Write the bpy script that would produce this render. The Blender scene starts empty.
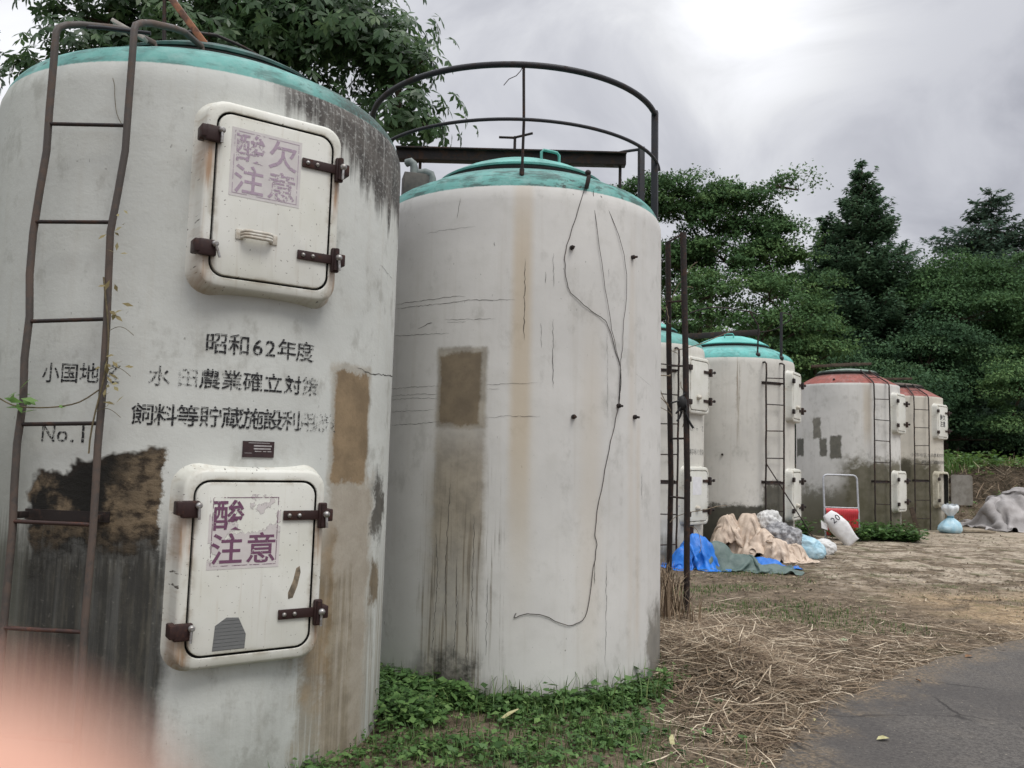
import bpy, bmesh, math, random
import numpy as np
from mathutils import Vector, Matrix, noise as mnoise

sc = bpy.context.scene
col = sc.collection
rad = math.radians

# ------------------------------------------------------------------ camera
F_PX, PITCH, ROLL, EYE = 822.0, 0.0862, 0.0299, 1.6
cp, sp = math.cos(PITCH), math.sin(PITCH)
cr, sr = math.cos(ROLL), math.sin(ROLL)
RIGHT = Vector((cr, -sr * sp, sr * cp))
UP = Vector((-sr, -cr * sp, cr * cp))
FWD = Vector((0, cp, sp))
cam = bpy.data.cameras.new('camera')
cam.sensor_width = 36.0
cam.lens = F_PX * 36.0 / 1024.0
cam.clip_start = 0.004
cam.clip_end = 3000
cam.dof.use_dof = True                       # a phone lens: 4 mm pupil
cam.dof.focus_distance = 5.0
cam.dof.aperture_fstop = cam.lens / 4.0
camo = bpy.data.objects.new('camera', cam)
col.objects.link(camo)
M = Matrix((RIGHT, UP, -FWD)).transposed().to_4x4()
M.translation = Vector((0, 0, EYE))
camo.matrix_world = M
sc.camera = camo

# ------------------------------------------------------------------ world
SUN_EL, SUN_AZ = rad(58), rad(140)           # compass-like: 0 = +Y, clockwise
world = bpy.data.worlds.new('World')
sc.world = world
world.use_nodes = True
wt = world.node_tree
for n in list(wt.nodes):
    wt.nodes.remove(n)


def wn(t, **kw):
    n = wt.nodes.new(t)
    for k, v in kw.items():
        setattr(n, k, v)
    return n


def wmath(op, a, b=None, c=None, clamp=False):
    n = wn('ShaderNodeMath', operation=op, use_clamp=clamp)
    for i, v in enumerate((a, b, c)):
        if v is None:
            continue
        if isinstance(v, (int, float)):
            n.inputs[i].default_value = v
        else:
            wt.links.new(v, n.inputs[i])
    return n.outputs[0]


wout = wn('ShaderNodeOutputWorld')
bg_sky = wn('ShaderNodeBackground')
bg_sky.inputs['Strength'].default_value = 0.06
sky = wn('ShaderNodeTexSky', sky_type='NISHITA', sun_disc=False)
sky.sun_elevation = SUN_EL
sky.sun_rotation = SUN_AZ
sky.air_density, sky.dust_density, sky.ozone_density = 1.2, 4.0, 1.0
wt.links.new(sky.outputs[0], bg_sky.inputs['Color'])
tc = wn('ShaderNodeTexCoord')
sep = wn('ShaderNodeSeparateXYZ')
wt.links.new(tc.outputs['Generated'], sep.inputs[0])
# cloud deck: direction projected on a flat layer so that clouds shrink towards the horizon
zc = wmath('MAXIMUM', sep.outputs[2], 0.06)
zc = wmath('ADD', zc, 0.40)
comb = wn('ShaderNodeCombineXYZ')
wt.links.new(wmath('DIVIDE', sep.outputs[0], zc), comb.inputs[0])
wt.links.new(wmath('DIVIDE', sep.outputs[1], zc), comb.inputs[1])
comb.inputs[2].default_value = 3.7
n1 = wn('ShaderNodeTexNoise')
n1.inputs['Scale'].default_value = 3.2
n1.inputs['Detail'].default_value = 6
n1.inputs['Roughness'].default_value = 0.55
n1.inputs['Distortion'].default_value = 0.5
wt.links.new(comb.outputs[0], n1.inputs['Vector'])


def blob(direction, power):
    d = Vector(direction).normalized()
    vm = wn('ShaderNodeVectorMath', operation='DOT_PRODUCT')
    vm.inputs[1].default_value = d
    wt.links.new(tc.outputs['Generated'], vm.inputs[0])
    return wmath('POWER', wmath('MAXIMUM', vm.outputs['Value'], 0.0), power)


# overcast: brighter towards the zenith, a thin bright place in the deck, a heavier grey to the right
lum = wmath('MULTIPLY_ADD', wmath('MAXIMUM', sep.outputs[2], 0.0), 0.20, 0.63)
hi = wn('ShaderNodeMapRange', interpolation_type='SMOOTHSTEP')
wt.links.new(sep.outputs[2], hi.inputs[0])
hi.inputs[1].default_value, hi.inputs[2].default_value = 0.5, 0.95
hi.inputs[3].default_value, hi.inputs[4].default_value = 0.0, 1.5
lum = wmath('ADD', lum, hi.outputs[0])
cl = wn('ShaderNodeMapRange', interpolation_type='SMOOTHSTEP')
wt.links.new(n1.outputs[0], cl.inputs[0])
cl.inputs[1].default_value, cl.inputs[2].default_value = 0.32, 0.68
cl.inputs[3].default_value, cl.inputs[4].default_value = 0.83, 1.17
lum = wmath('MULTIPLY', lum, cl.outputs[0])
b1 = wmath('MULTIPLY', blob((0.25, 1.0, 0.615), 130), 0.58)
b1 = wmath('MULTIPLY', b1, wmath('MULTIPLY_ADD', n1.outputs[0], 2.0, 0.0))
lum = wmath('ADD', lum, b1)
b3 = wmath('MULTIPLY', blob((-0.62, 1.0, 0.45), 40), 0.30)
lum = wmath('ADD', lum, b3)
b2 = wmath('MULTIPLY', blob((0.62, 1.0, 0.52), 45), -0.15)
lum = wmath('ADD', lum, b2)
tint = wn('ShaderNodeMix', data_type='RGBA', blend_type='MIX')
tfac = wn('ShaderNodeMapRange')
wt.links.new(lum, tfac.inputs[0])
tfac.inputs[1].default_value, tfac.inputs[2].default_value = 0.35, 0.9
wt.links.new(tfac.outputs[0], tint.inputs[0])
tint.inputs[6].default_value = (0.940, 0.962, 1.10, 1)
tint.inputs[7].default_value = (0.99, 1.0, 1.035, 1)
bg_cl = wn('ShaderNodeBackground')
wt.links.new(tint.outputs[2], bg_cl.inputs['Color'])
wt.links.new(lum, bg_cl.inputs['Strength'])
addn = wn('ShaderNodeMixShader')
addn.inputs[0].default_value = 0.90          # the deck covers nine tenths of the blue
wt.links.new(bg_sky.outputs[0], addn.inputs[1])
wt.links.new(bg_cl.outputs[0], addn.inputs[2])
wt.links.new(addn.outputs[0], wout.inputs['Surface'])

sun = bpy.data.lights.new('sun', 'SUN')
sun.energy = 1.5
sun.angle = rad(24)
sun.color = (1.0, 0.965, 0.91)
suno = bpy.data.objects.new('sun', sun)
col.objects.link(suno)
sdir = Vector((math.sin(SUN_AZ) * math.cos(SUN_EL), math.cos(SUN_AZ) * math.cos(SUN_EL), math.sin(SUN_EL)))
suno.rotation_euler = sdir.to_track_quat('Z', 'Y').to_euler()

vs = sc.view_settings
vs.view_transform = 'Standard'
vs.look = 'None'
vs.exposure = 0.0
vs.gamma = 1.0
vs.use_curve_mapping = False
sc.cycles.use_denoising = True
sc.cycles.max_bounces = 6
sc.cycles.diffuse_bounces = 3
sc.cycles.glossy_bounces = 2
sc.cycles.transmission_bounces = 2
sc.cycles.transparent_max_bounces = 6

# ------------------------------------------------------------------ helpers: objects
OFF = {}                                     # world offset of each object built


def tag(o, label=None, cat=None, group=None, kind=None):
    if label:
        o['label'] = label
    if cat:
        o['category'] = cat
    if group:
        o['group'] = group
    if kind:
        o['kind'] = kind
    return o


def thing(name, loc, label, cat, group=None):
    o = bpy.data.objects.new(name, None)
    o.empty_display_size = 0.2
    col.objects.link(o)
    o.location = loc
    OFF[o.name] = Vector(loc)
    return tag(o, label, cat, group)


class MB:
    """collects geometry in world coordinates and links it as one mesh object"""

    def __init__(s):
        s.v, s.f, s.m, s.uv = [], [], [], {}

    def add(s, verts, faces, mi=0):
        b = len(s.v)
        s.v += [tuple(v) for v in verts]
        for f in faces:
            s.f.append(tuple(b + i for i in f))
            s.m.append(mi)
        return b

    def box(s, c, size, rot=None, bev=0.0, mi=0):
        bm = bmesh.new()
        bmesh.ops.create_cube(bm, size=1.0)
        bmesh.ops.scale(bm, vec=size, verts=bm.verts)
        if bev > 0:
            bmesh.ops.bevel(bm, geom=list(bm.edges), offset=bev, segments=2, affect='EDGES', profile=0.5)
        R = rot.to_matrix().to_4x4() if rot is not None and not isinstance(rot, Matrix) else (rot.to_4x4() if rot is not None else Matrix())
        bm.verts.index_update()
        c = Vector(c)
        s.add([R @ v.co + c for v in bm.verts], [[v.index for v in f.verts] for f in bm.faces], mi)
        bm.free()

    def tube(s, pts, r, seg=8, cap=True, mi=0):
        pts = [Vector(p) for p in pts]
        n = len(pts)
        rs = r if isinstance(r, (list, tuple)) else [r] * n
        rings = []
        t0 = (pts[1] - pts[0]).normalized()
        ref = Vector((0, 0, 1)) if abs(t0.z) < 0.9 else Vector((1, 0, 0))
        nrm = t0.cross(ref).normalized()
        verts = []
        for i in range(n):
            t = (pts[min(i + 1, n - 1)] - pts[max(i - 1, 0)])
            if t.length < 1e-9:
                t = t0.copy()
            t.normalize()
            nrm = (nrm - t * nrm.dot(t))
            if nrm.length < 1e-6:
                nrm = t.cross(Vector((0.3, 0.5, 0.8)))
            nrm.normalize()
            bn = t.cross(nrm)
            for k in range(seg):
                a = 2 * math.pi * k / seg
                verts.append(pts[i] + (nrm * math.cos(a) + bn * math.sin(a)) * rs[i])
        faces = []
        for i in range(n - 1):
            for k in range(seg):
                k2 = (k + 1) % seg
                faces.append((i * seg + k, i * seg + k2, (i + 1) * seg + k2, (i + 1) * seg + k))
        if cap:
            faces.append(tuple(range(seg - 1, -1, -1)))
            faces.append(tuple((n - 1) * seg + k for k in range(seg)))
        s.add(verts, faces, mi)

    def ball(s, c, r, sub=2, scale=(1, 1, 1), mi=0):
        bm = bmesh.new()
        bmesh.ops.create_icosphere(bm, subdivisions=sub, radius=r)
        bm.verts.index_update()
        c = Vector(c)
        s.add([Vector((v.co.x * scale[0], v.co.y * scale[1], v.co.z * scale[2])) + c for v in bm.verts],
              [[v.index for v in f.verts] for f in bm.faces], mi)
        bm.free()

    def build(s, name, mats, parent=None, smooth=None, offset=None):
        me = bpy.data.meshes.new(name)
        off = OFF[parent.name] if parent is not None else Vector(offset or (0, 0, 0))
        me.from_pydata([(x - off.x, y - off.y, z - off.z) for x, y, z in s.v], [], s.f)
        if not isinstance(mats, (list, tuple)):
            mats = [mats]
        for m in mats:
            me.materials.append(m)
        if len(mats) > 1:
            me.polygons.foreach_set('material_index', s.m)
        if smooth is not None:
            me.polygons.foreach_set('use_smooth', [True] * len(me.polygons))
            if smooth < 180:
                me.set_sharp_from_angle(angle=rad(smooth))
        me.update()
        o = bpy.data.objects.new(name, me)
        col.objects.link(o)
        if parent is not None:
            o.parent = parent
        else:
            o.location = off
        OFF[o.name] = off
        return o


def np_mesh(name, verts, faces4, mat, parent=None, attr=None, tri=False, offset=(0, 0, 0), smooth=False):
    """fast mesh of same-size faces; attr: one float per face"""
    off = np.array(OFF[parent.name] if parent is not None else offset, float)
    me = bpy.data.meshes.new(name)
    verts = np.asarray(verts, np.float32) - off.astype(np.float32)
    faces = np.asarray(faces4, np.int32)
    k = faces.shape[1]
    me.vertices.add(len(verts))
    me.vertices.foreach_set('co', verts.ravel())
    me.loops.add(faces.size)
    me.loops.foreach_set('vertex_index', faces.ravel())
    me.polygons.add(len(faces))
    me.polygons.foreach_set('loop_start', np.arange(0, faces.size, k, dtype=np.int32))
    if smooth:
        me.polygons.foreach_set('use_smooth', np.ones(len(faces), bool))
    me.update(calc_edges=True)
    me.validate()
    if attr is not None:
        a = me.attributes.new('tint', 'FLOAT', 'FACE')
        a.data.foreach_set('value', np.asarray(attr, np.float32))
    me.materials.append(mat)
    o = bpy.data.objects.new(name, me)
    col.objects.link(o)
    if parent is not None:
        o.parent = parent
    else:
        o.location = tuple(off)
    OFF[o.name] = Vector(tuple(off))
    return o


# ------------------------------------------------------------------ helpers: materials
class NT:
    def __init__(s, name, rough=0.6, spec=0.3):
        s.mat = bpy.data.materials.new(name)
        s.mat.use_nodes = True
        s.t = s.mat.node_tree
        for n in list(s.t.nodes):
            s.t.nodes.remove(n)
        s.out = s.t.nodes.new('ShaderNodeOutputMaterial')
        s.b = s.t.nodes.new('ShaderNodeBsdfPrincipled')
        s.b.inputs['Roughness'].default_value = rough
        s.b.inputs['Specular IOR Level'].default_value = spec
        s.t.links.new(s.b.outputs[0], s.out.inputs[0])
        s._tc = None

    def link(s, v, sock):
        if v is None:
            return
        if isinstance(v, (int, float)):
            sock.default_value = v
        elif isinstance(v, (tuple, list)):
            if sock.type == 'RGBA' and len(v) == 3:
                v = (*v, 1)
            sock.default_value = v
        else:
            s.t.links.new(v, sock)

    def node(s, t, **kw):
        n = s.t.nodes.new(t)
        for k, v in kw.items():
            setattr(n, k, v)
        return n

    def math(s, op, a, b=None, c=None, clamp=False):
        n = s.node('ShaderNodeMath', operation=op, use_clamp=clamp)
        for i, v in enumerate((a, b, c)):
            s.link(v, n.inputs[i])
        return n.outputs[0]

    def mul(s, *a):
        r = a[0]
        for b in a[1:]:
            r = s.math('MULTIPLY', r, b)
        return r

    def mx(s, a, b):
        return s.math('MAXIMUM', a, b)

    def coord(s, which='Object'):
        if s._tc is None:
            s._tc = s.node('ShaderNodeTexCoord')
        return s._tc.outputs[which]

    def sep(s, v):
        n = s.node('ShaderNodeSeparateXYZ')
        s.link(v, n.inputs[0])
        return n.outputs

    def comb(s, x, y, z=0.0):
        n = s.node('ShaderNodeCombineXYZ')
        for i, v in enumerate((x, y, z)):
            s.link(v, n.inputs[i])
        return n.outputs[0]

    def noise(s, vec, scale, detail=4, rough=0.55, dist=0.0, color=False):
        n = s.node('ShaderNodeTexNoise')
        s.link(vec, n.inputs['Vector'])
        n.inputs['Scale'].default_value = scale
        n.inputs['Detail'].default_value = detail
        n.inputs['Roughness'].default_value = rough
        n.inputs['Distortion'].default_value = dist
        return n.outputs[1 if color else 0]

    def ramp(s, v, lo, hi, a=0.0, b=1.0, smooth=True):
        n = s.node('ShaderNodeMapRange', interpolation_type='SMOOTHSTEP' if smooth else 'LINEAR')
        s.link(v, n.inputs[0])
        for i, x in enumerate((lo, hi, a, b)):
            s.link(x, n.inputs[1 + i])
        return n.outputs[0]

    def mix(s, fac, a, b, blend='MIX'):
        n = s.node('ShaderNodeMix', data_type='RGBA', blend_type=blend)
        s.link(fac, n.inputs[0])
        s.link(a, n.inputs[6])
        s.link(b, n.inputs[7])
        return n.outputs[2]

    def box(s, u, v, u0, u1, v0, v1, su=0.01, sv=0.01):
        a = s.ramp(u, u0 - su, u0 + su)
        b = s.ramp(u, u1 - su, u1 + su, 1.0, 0.0)
        c = s.ramp(v, v0 - sv, v0 + sv)
        d = s.ramp(v, v1 - sv, v1 + sv, 1.0, 0.0)
        return s.mul(a, b, c, d)

    def bump(s, h, strength=0.3, dist=0.01):
        n = s.node('ShaderNodeBump')
        n.inputs['Strength'].default_value = strength
        n.inputs['Distance'].default_value = dist
        s.link(h, n.inputs['Height'])
        s.t.links.new(n.outputs[0], s.b.inputs['Normal'])

    def done(s, color, rough=None):
        s.link(color, s.b.inputs['Base Color'])
        if rough is not None:
            s.link(rough, s.b.inputs['Roughness'])
        return s.mat


def simple(name, c1, c2, scale=8.0, rough=0.6, spec=0.3, bump=0.0, detail=5, lo=0.35, hi=0.65, metal=0.0, bdist=0.01):
    n = NT(name, rough, spec)
    f = n.noise(n.coord(), scale, detail, 0.6)
    c = n.mix(n.ramp(f, lo, hi), c1, c2)
    if bump:
        n.bump(f, bump, bdist)
    n.b.inputs['Metallic'].default_value = metal
    return n.done(c)


def rusty(name, dark, rust, amount=0.5, scale=30):
    n = NT(name, 0.75, 0.25)
    o = n.coord()
    f = n.noise(o, scale, 6, 0.65)
    g = n.noise(o, scale * 0.22, 3, 0.5)
    m = n.ramp(n.math('ADD', n.mul(f, 0.6), n.mul(g, 0.4)), 0.62 - amount * 0.3, 0.70 - amount * 0.2)
    c = n.mix(m, dark, rust)
    n.bump(f, 0.4, 0.003)
    return n.done(c, n.ramp(m, 0, 1, 0.5, 0.9))


RUST_DARK = rusty('rusted_iron', (0.024, 0.019, 0.018), (0.062, 0.036, 0.027), 0.45)
RUST_RED = rusty('red_rusted_iron', (0.045, 0.027, 0.024), (0.105, 0.048, 0.034), 0.45)
RUST_ORANGE = rusty('flaking_rust', (0.10, 0.055, 0.040), (0.33, 0.15, 0.085), 0.8, 18)
STILE = rusty('weathered_steel', (0.080, 0.070, 0.064), (0.115, 0.088, 0.074), 0.6, 24)
DARK_STEEL = rusty('dark_painted_steel', (0.030, 0.031, 0.036), (0.050, 0.040, 0.038), 0.35, 14)
BROWN_PAINT = rusty('brown_painted_iron', (0.034, 0.018, 0.017), (0.062, 0.030, 0.023), 0.4, 40)
ZINC = simple('zinc_bolt', (0.42, 0.42, 0.42), (0.25, 0.23, 0.21), 60, 0.38, 0.5, metal=0.7)
GALV = simple('galvanised_tube', (0.50, 0.52, 0.55), (0.36, 0.37, 0.40), 30, 0.45, 0.5, metal=0.3)
DARK_GAP = simple('black_gasket_and_inner_dark', (0.012, 0.012, 0.011), (0.025, 0.024, 0.022), 20, 0.8)
PVC_GREY = simple('grey_plastic_pipe', (0.13, 0.155, 0.155), (0.20, 0.22, 0.21), 9, 0.6)
BOX_GREY = simple('grey_metal_box', (0.060, 0.058, 0.055), (0.11, 0.10, 0.09), 7, 0.7)

# ------------------------------------------------------------------ tank constants
TR, TH = 1.138, 3.438                        # radius, height of the colour line
TANKS = {1: (-1.8751, 4.9449), 2: (0.0667, 6.6051), 3: (2.104, 13.9308),
         4: (4.1449, 15.4906), 5: (7.9312, 19.3862), 6: (10.4698, 22.3345)}


def U(deg):
    return rad(deg) * TR


def tank_material(name, cap, stains, base=(0.66, 0.655, 0.615), seed=0.0, cap_dirt=0.35, low=0.35, low_h=0.5,
                  streak=0.35, low_col=(0.085, 0.078, 0.05), grey=0.25, smudge=0.32):
    n = NT(name, 0.68, 0.20)
    uv = n.coord('UV')
    u, v, _ = n.sep(uv)
    sv = n.comb(u, v, seed)
    big = n.noise(sv, 1.3, 4, 0.55)
    mid = n.noise(sv, 6.0, 5, 0.6)
    fine = n.noise(sv, 45.0, 4, 0.65)
    strk = n.noise(n.comb(n.mul(u, 16.0), n.mul(v, 0.55), seed + 3.1), 1.0, 5, 0.62)
    strk2 = n.noise(n.comb(n.mul(u, 48.0), n.mul(v, 1.3), seed + 7.7), 1.0, 4, 0.6)
    c = n.mix(n.ramp(big, 0.30, 0.72), tuple(x * 0.86 for x in base), base)
    c = n.mix(n.mul(n.ramp(mid, 0.48, 0.75), grey), c, (0.42, 0.41, 0.37))
    c = n.mix(n.mul(n.ramp(strk, 0.52, 0.78), streak), c, (0.36, 0.32, 0.25))
    # pin-prick dirt
    sp_ = n.mul(n.ramp(n.noise(sv, 85.0, 2, 0.5), 0.735, 0.78), n.ramp(big, 0.42, 0.62))
    c = n.mix(n.mul(sp_, 0.7), c, (0.10, 0.09, 0.075))
    smd = n.mul(n.ramp(n.noise(n.comb(n.mul(u, 2.4), n.mul(v, 1.5), seed + 11), 2.2, 6, 0.68), 0.53, 0.70), smudge)
    c = n.mix(smd, c, (0.27, 0.265, 0.235))
    fle = n.mul(n.ramp(n.noise(n.comb(n.mul(u, 60.0), n.mul(v, 26.0), seed + 5), 1.0, 2, 0.5), 0.70, 0.74), n.ramp(n.noise(sv, 2.7, 3, .6), 0.50, 0.62))
    c = n.mix(n.mul(fle, 0.6), c, (0.09, 0.085, 0.07))
    wob = n.math('ADD', n.mul(n.math('SUBTRACT', mid, 0.5), 0.16), n.mul(n.math('SUBTRACT', fine, 0.5), 0.05))
    # damp dirt rising from the foot
    lv = n.math('ADD', v, n.math('ADD', n.mul(n.math('SUBTRACT', big, 0.5), 0.9 * low_h * 2),
                                 n.mul(n.math('SUBTRACT', strk2, 0.5), 0.35)))
    lowm = n.mul(n.ramp(lv, low_h * 0.35, low_h * 1.25, 1.0, 0.0), n.ramp(mid, 0.25, 0.65, 0.55, 1.0), low)
    c = n.mix(lowm, c, low_col)
    rough_add = lowm
    for st in stains:
        c, m = st(n, u, v, dict(big=big, mid=mid, fine=fine, strk=strk, strk2=strk2, wob=wob, sv=sv), c)
    # coloured cap
    cv = n.math('ADD', v, n.mul(n.math('SUBTRACT', fine, 0.5), 0.010))
    capm = n.ramp(cv, TH - 0.004, TH + 0.006)
    dark = n.mul(n.ramp(n.noise(n.comb(n.mul(u, 1.6), n.mul(v, 6.0), seed + 1.7), 2.6, 5, 0.65), 0.46, 0.64), cap_dirt)
    dark = n.mx(dark, n.mul(n.ramp(n.noise(n.comb(u, n.mul(v, 2.0), seed + 2.2), 17.0, 5, 0.7), 0.52, 0.66), n.ramp(big, 0.35, 0.6), min(1.0, cap_dirt * 1.5)))
    dark = n.mx(dark, n.mul(n.ramp(v, TH + 0.17, TH + 0.27), 0.75))
    capc = n.mix(n.ramp(mid, 0.3, 0.7), cap, tuple(x * 0.8 for x in cap))
    capc = n.mix(n.mul(n.ramp(n.noise(sv, 9.0, 5, .7), 0.45, 0.7), 0.35), capc, tuple(0.25 + 0.5 * x for x in cap))
    capc = n.mix(dark, capc, (0.045, 0.055, 0.05))
    c = n.mix(capm, c, capc)
    n.extra = (u, v, big, mid, fine, strk, strk2, capm)
    n.bump(n.math('ADD', n.mul(fine, 0.25), n.mul(mid, 0.9)), 0.16, 0.012)
    return n, c


def st_box(u0, u1, v0, v1, colr, alpha=1.0, su=0.012, sv=0.012, wob=1.0, col2=None, streaky=0.0, textured=True):
    """a stain or repair patch in metres on the wall"""
    def f(n, u, v, k, c):
        uu = n.math('ADD', u, n.mul(k['wob'], wob * 0.55))
        vv = n.math('ADD', v, n.mul(k['wob'], wob))
        m = n.box(uu, vv, u0, u1, v0, v1, su, sv)
        if streaky:
            m = n.mul(m, n.ramp(k['strk2'], 0.62 - streaky * 0.4, 0.70 - streaky * 0.2))
        cc = colr
        if textured:
            cc = n.mix(n.ramp(k['mid'], 0.32, 0.68), col2 or tuple(x * 0.62 for x in colr), colr)
            cc = n.mix(n.mul(n.ramp(k['fine'], 0.5, 0.75), 0.35), cc, tuple(x * 0.5 for x in colr))
        m = n.mul(m, alpha)
        return n.mix(m, c, cc), m
    return f


# ------------------------------------------------------------------ tank builder
def on_tank(k, deg, z, r=TR):
    c = TANKS[k]
    a = rad(deg)
    return Vector((c[0] + r * math.cos(a), c[1] + r * math.sin(a), z))


def rrect(hw, hh, r, seg=6):
    pts = []
    for cx, cy, a0 in ((hw - r, hh - r, 0), (-hw + r, hh - r, 90), (-hw + r, -hh + r, 180), (hw - r, -hh + r, 270)):
        for i in range(seg + 1):
            a = rad(a0 + 90 * i / seg)
            pts.append((cx + r * math.cos(a), cy + r * math.sin(a)))
    return pts


HATCH_MAT = None


def hatch_material(name, rust=True, seed=0.0, lowdirt=0.2):
    n = NT(name, 0.42, 0.4)
    uv = n.coord('UV')
    s, t, _ = n.sep(uv)
    p = n.comb(s, t, seed)
    big = n.noise(p, 3.0, 4, 0.55)
    fine = n.noise(p, 40, 4, 0.6)
    st = n.noise(n.comb(n.mul(s, 40.0), n.mul(t, 2.0), seed), 1.0, 4, 0.6)
    c = n.mix(n.ramp(big, 0.3, 0.7), (0.62, 0.62, 0.555), (0.70, 0.70, 0.655))
    c = n.mix(n.mul(n.ramp(st, 0.55, 0.8), 0.35), c, (0.42, 0.37, 0.28))
    c = n.mix(n.mul(n.ramp(n.noise(p, 70, 2, 0.5), 0.68, 0.73), 0.8), c, (0.10, 0.085, 0.07))
    if rust:
        for (sx, tt) in ((-0.318, 0.265), (-0.318, -0.275), (0.322, 0.245), (0.322, -0.235)):
            vv = n.math('ADD', t, n.mul(n.math('SUBTRACT', st, 0.5), 0.22))
            uu = n.math('ADD', s, n.mul(n.math('SUBTRACT', fine, 0.5), 0.03))
            m = n.box(uu, vv, sx - 0.03, sx + 0.035, tt - 0.22, tt + 0.01, 0.022, 0.08)
            c = n.mix(n.mul(m, n.ramp(st, 0.35, 0.65, 0.35, 1.0), 0.85), c, (0.33, 0.18, 0.085))
    # dirt caught along the seam round the door, chips on the rims
    ds = n.math('ABSOLUTE', n.math('SUBTRACT', n.math('ABSOLUTE', s), 0.290))
    dt = n.math('ABSOLUTE', n.math('SUBTRACT', n.math('ABSOLUTE', t), 0.398))
    seam = n.mx(n.ramp(ds, 0.004, 0.040, 1.0, 0.0), n.ramp(dt, 0.004, 0.030, 1.0, 0.0))
    seam = n.mul(seam, n.ramp(n.noise(p, 9.0, 5, 0.65), 0.42, 0.66))
    c = n.mix(n.mul(seam, 0.55), c, (0.24, 0.19, 0.12))
    rim = n.mx(n.ramp(n.math('ABSOLUTE', s), 0.315, 0.335), n.ramp(n.math('ABSOLUTE', t), 0.432, 0.452))
    c = n.mix(n.mul(rim, n.ramp(n.noise(p, 6.0, 6, 0.7), 0.50, 0.68), 0.55), c, (0.33, 0.26, 0.165))
    c = n.mix(n.mul(rim, n.ramp(n.noise(p, 34.0, 3, 0.6), 0.66, 0.70)), c, (0.05, 0.04, 0.03))
    run = n.mul(n.ramp(n.noise(n.comb(n.mul(s, 26.0), n.mul(t, 1.1), seed + 4), 1.0, 3, 0.55), 0.60, 0.74), n.ramp(big, 0.40, 0.60))
    c = n.mix(n.mul(run, 0.40), c, (0.40, 0.31, 0.20))
    # grime along the collar's lower edge
    m = n.ramp(n.math('ADD', t, n.mul(n.math('SUBTRACT', big, 0.5), 0.16)), -0.50, -0.38, 1.0, 0.0)
    c = n.mix(n.mul(m, lowdirt), c, (0.20, 0.18, 0.13))
    n.bump(fine, 0.06, 0.004)
    return n.done(c)


def set_uv(o, fn):
    me = o.data
    uvl = me.uv_layers.new(name='UVMap')
    off = OFF[o.name]
    co = np.empty(len(me.vertices) * 3, np.float32)
    me.vertices.foreach_get('co', co)
    co = co.reshape(-1, 3) + np.array(off, np.float32)
    li = np.empty(len(me.loops), np.int32)
    me.loops.foreach_get('vertex_index', li)
    uv = fn(co)[li]
    uvl.data.foreach_set('uv', uv.astype(np.float32).ravel())


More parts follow.
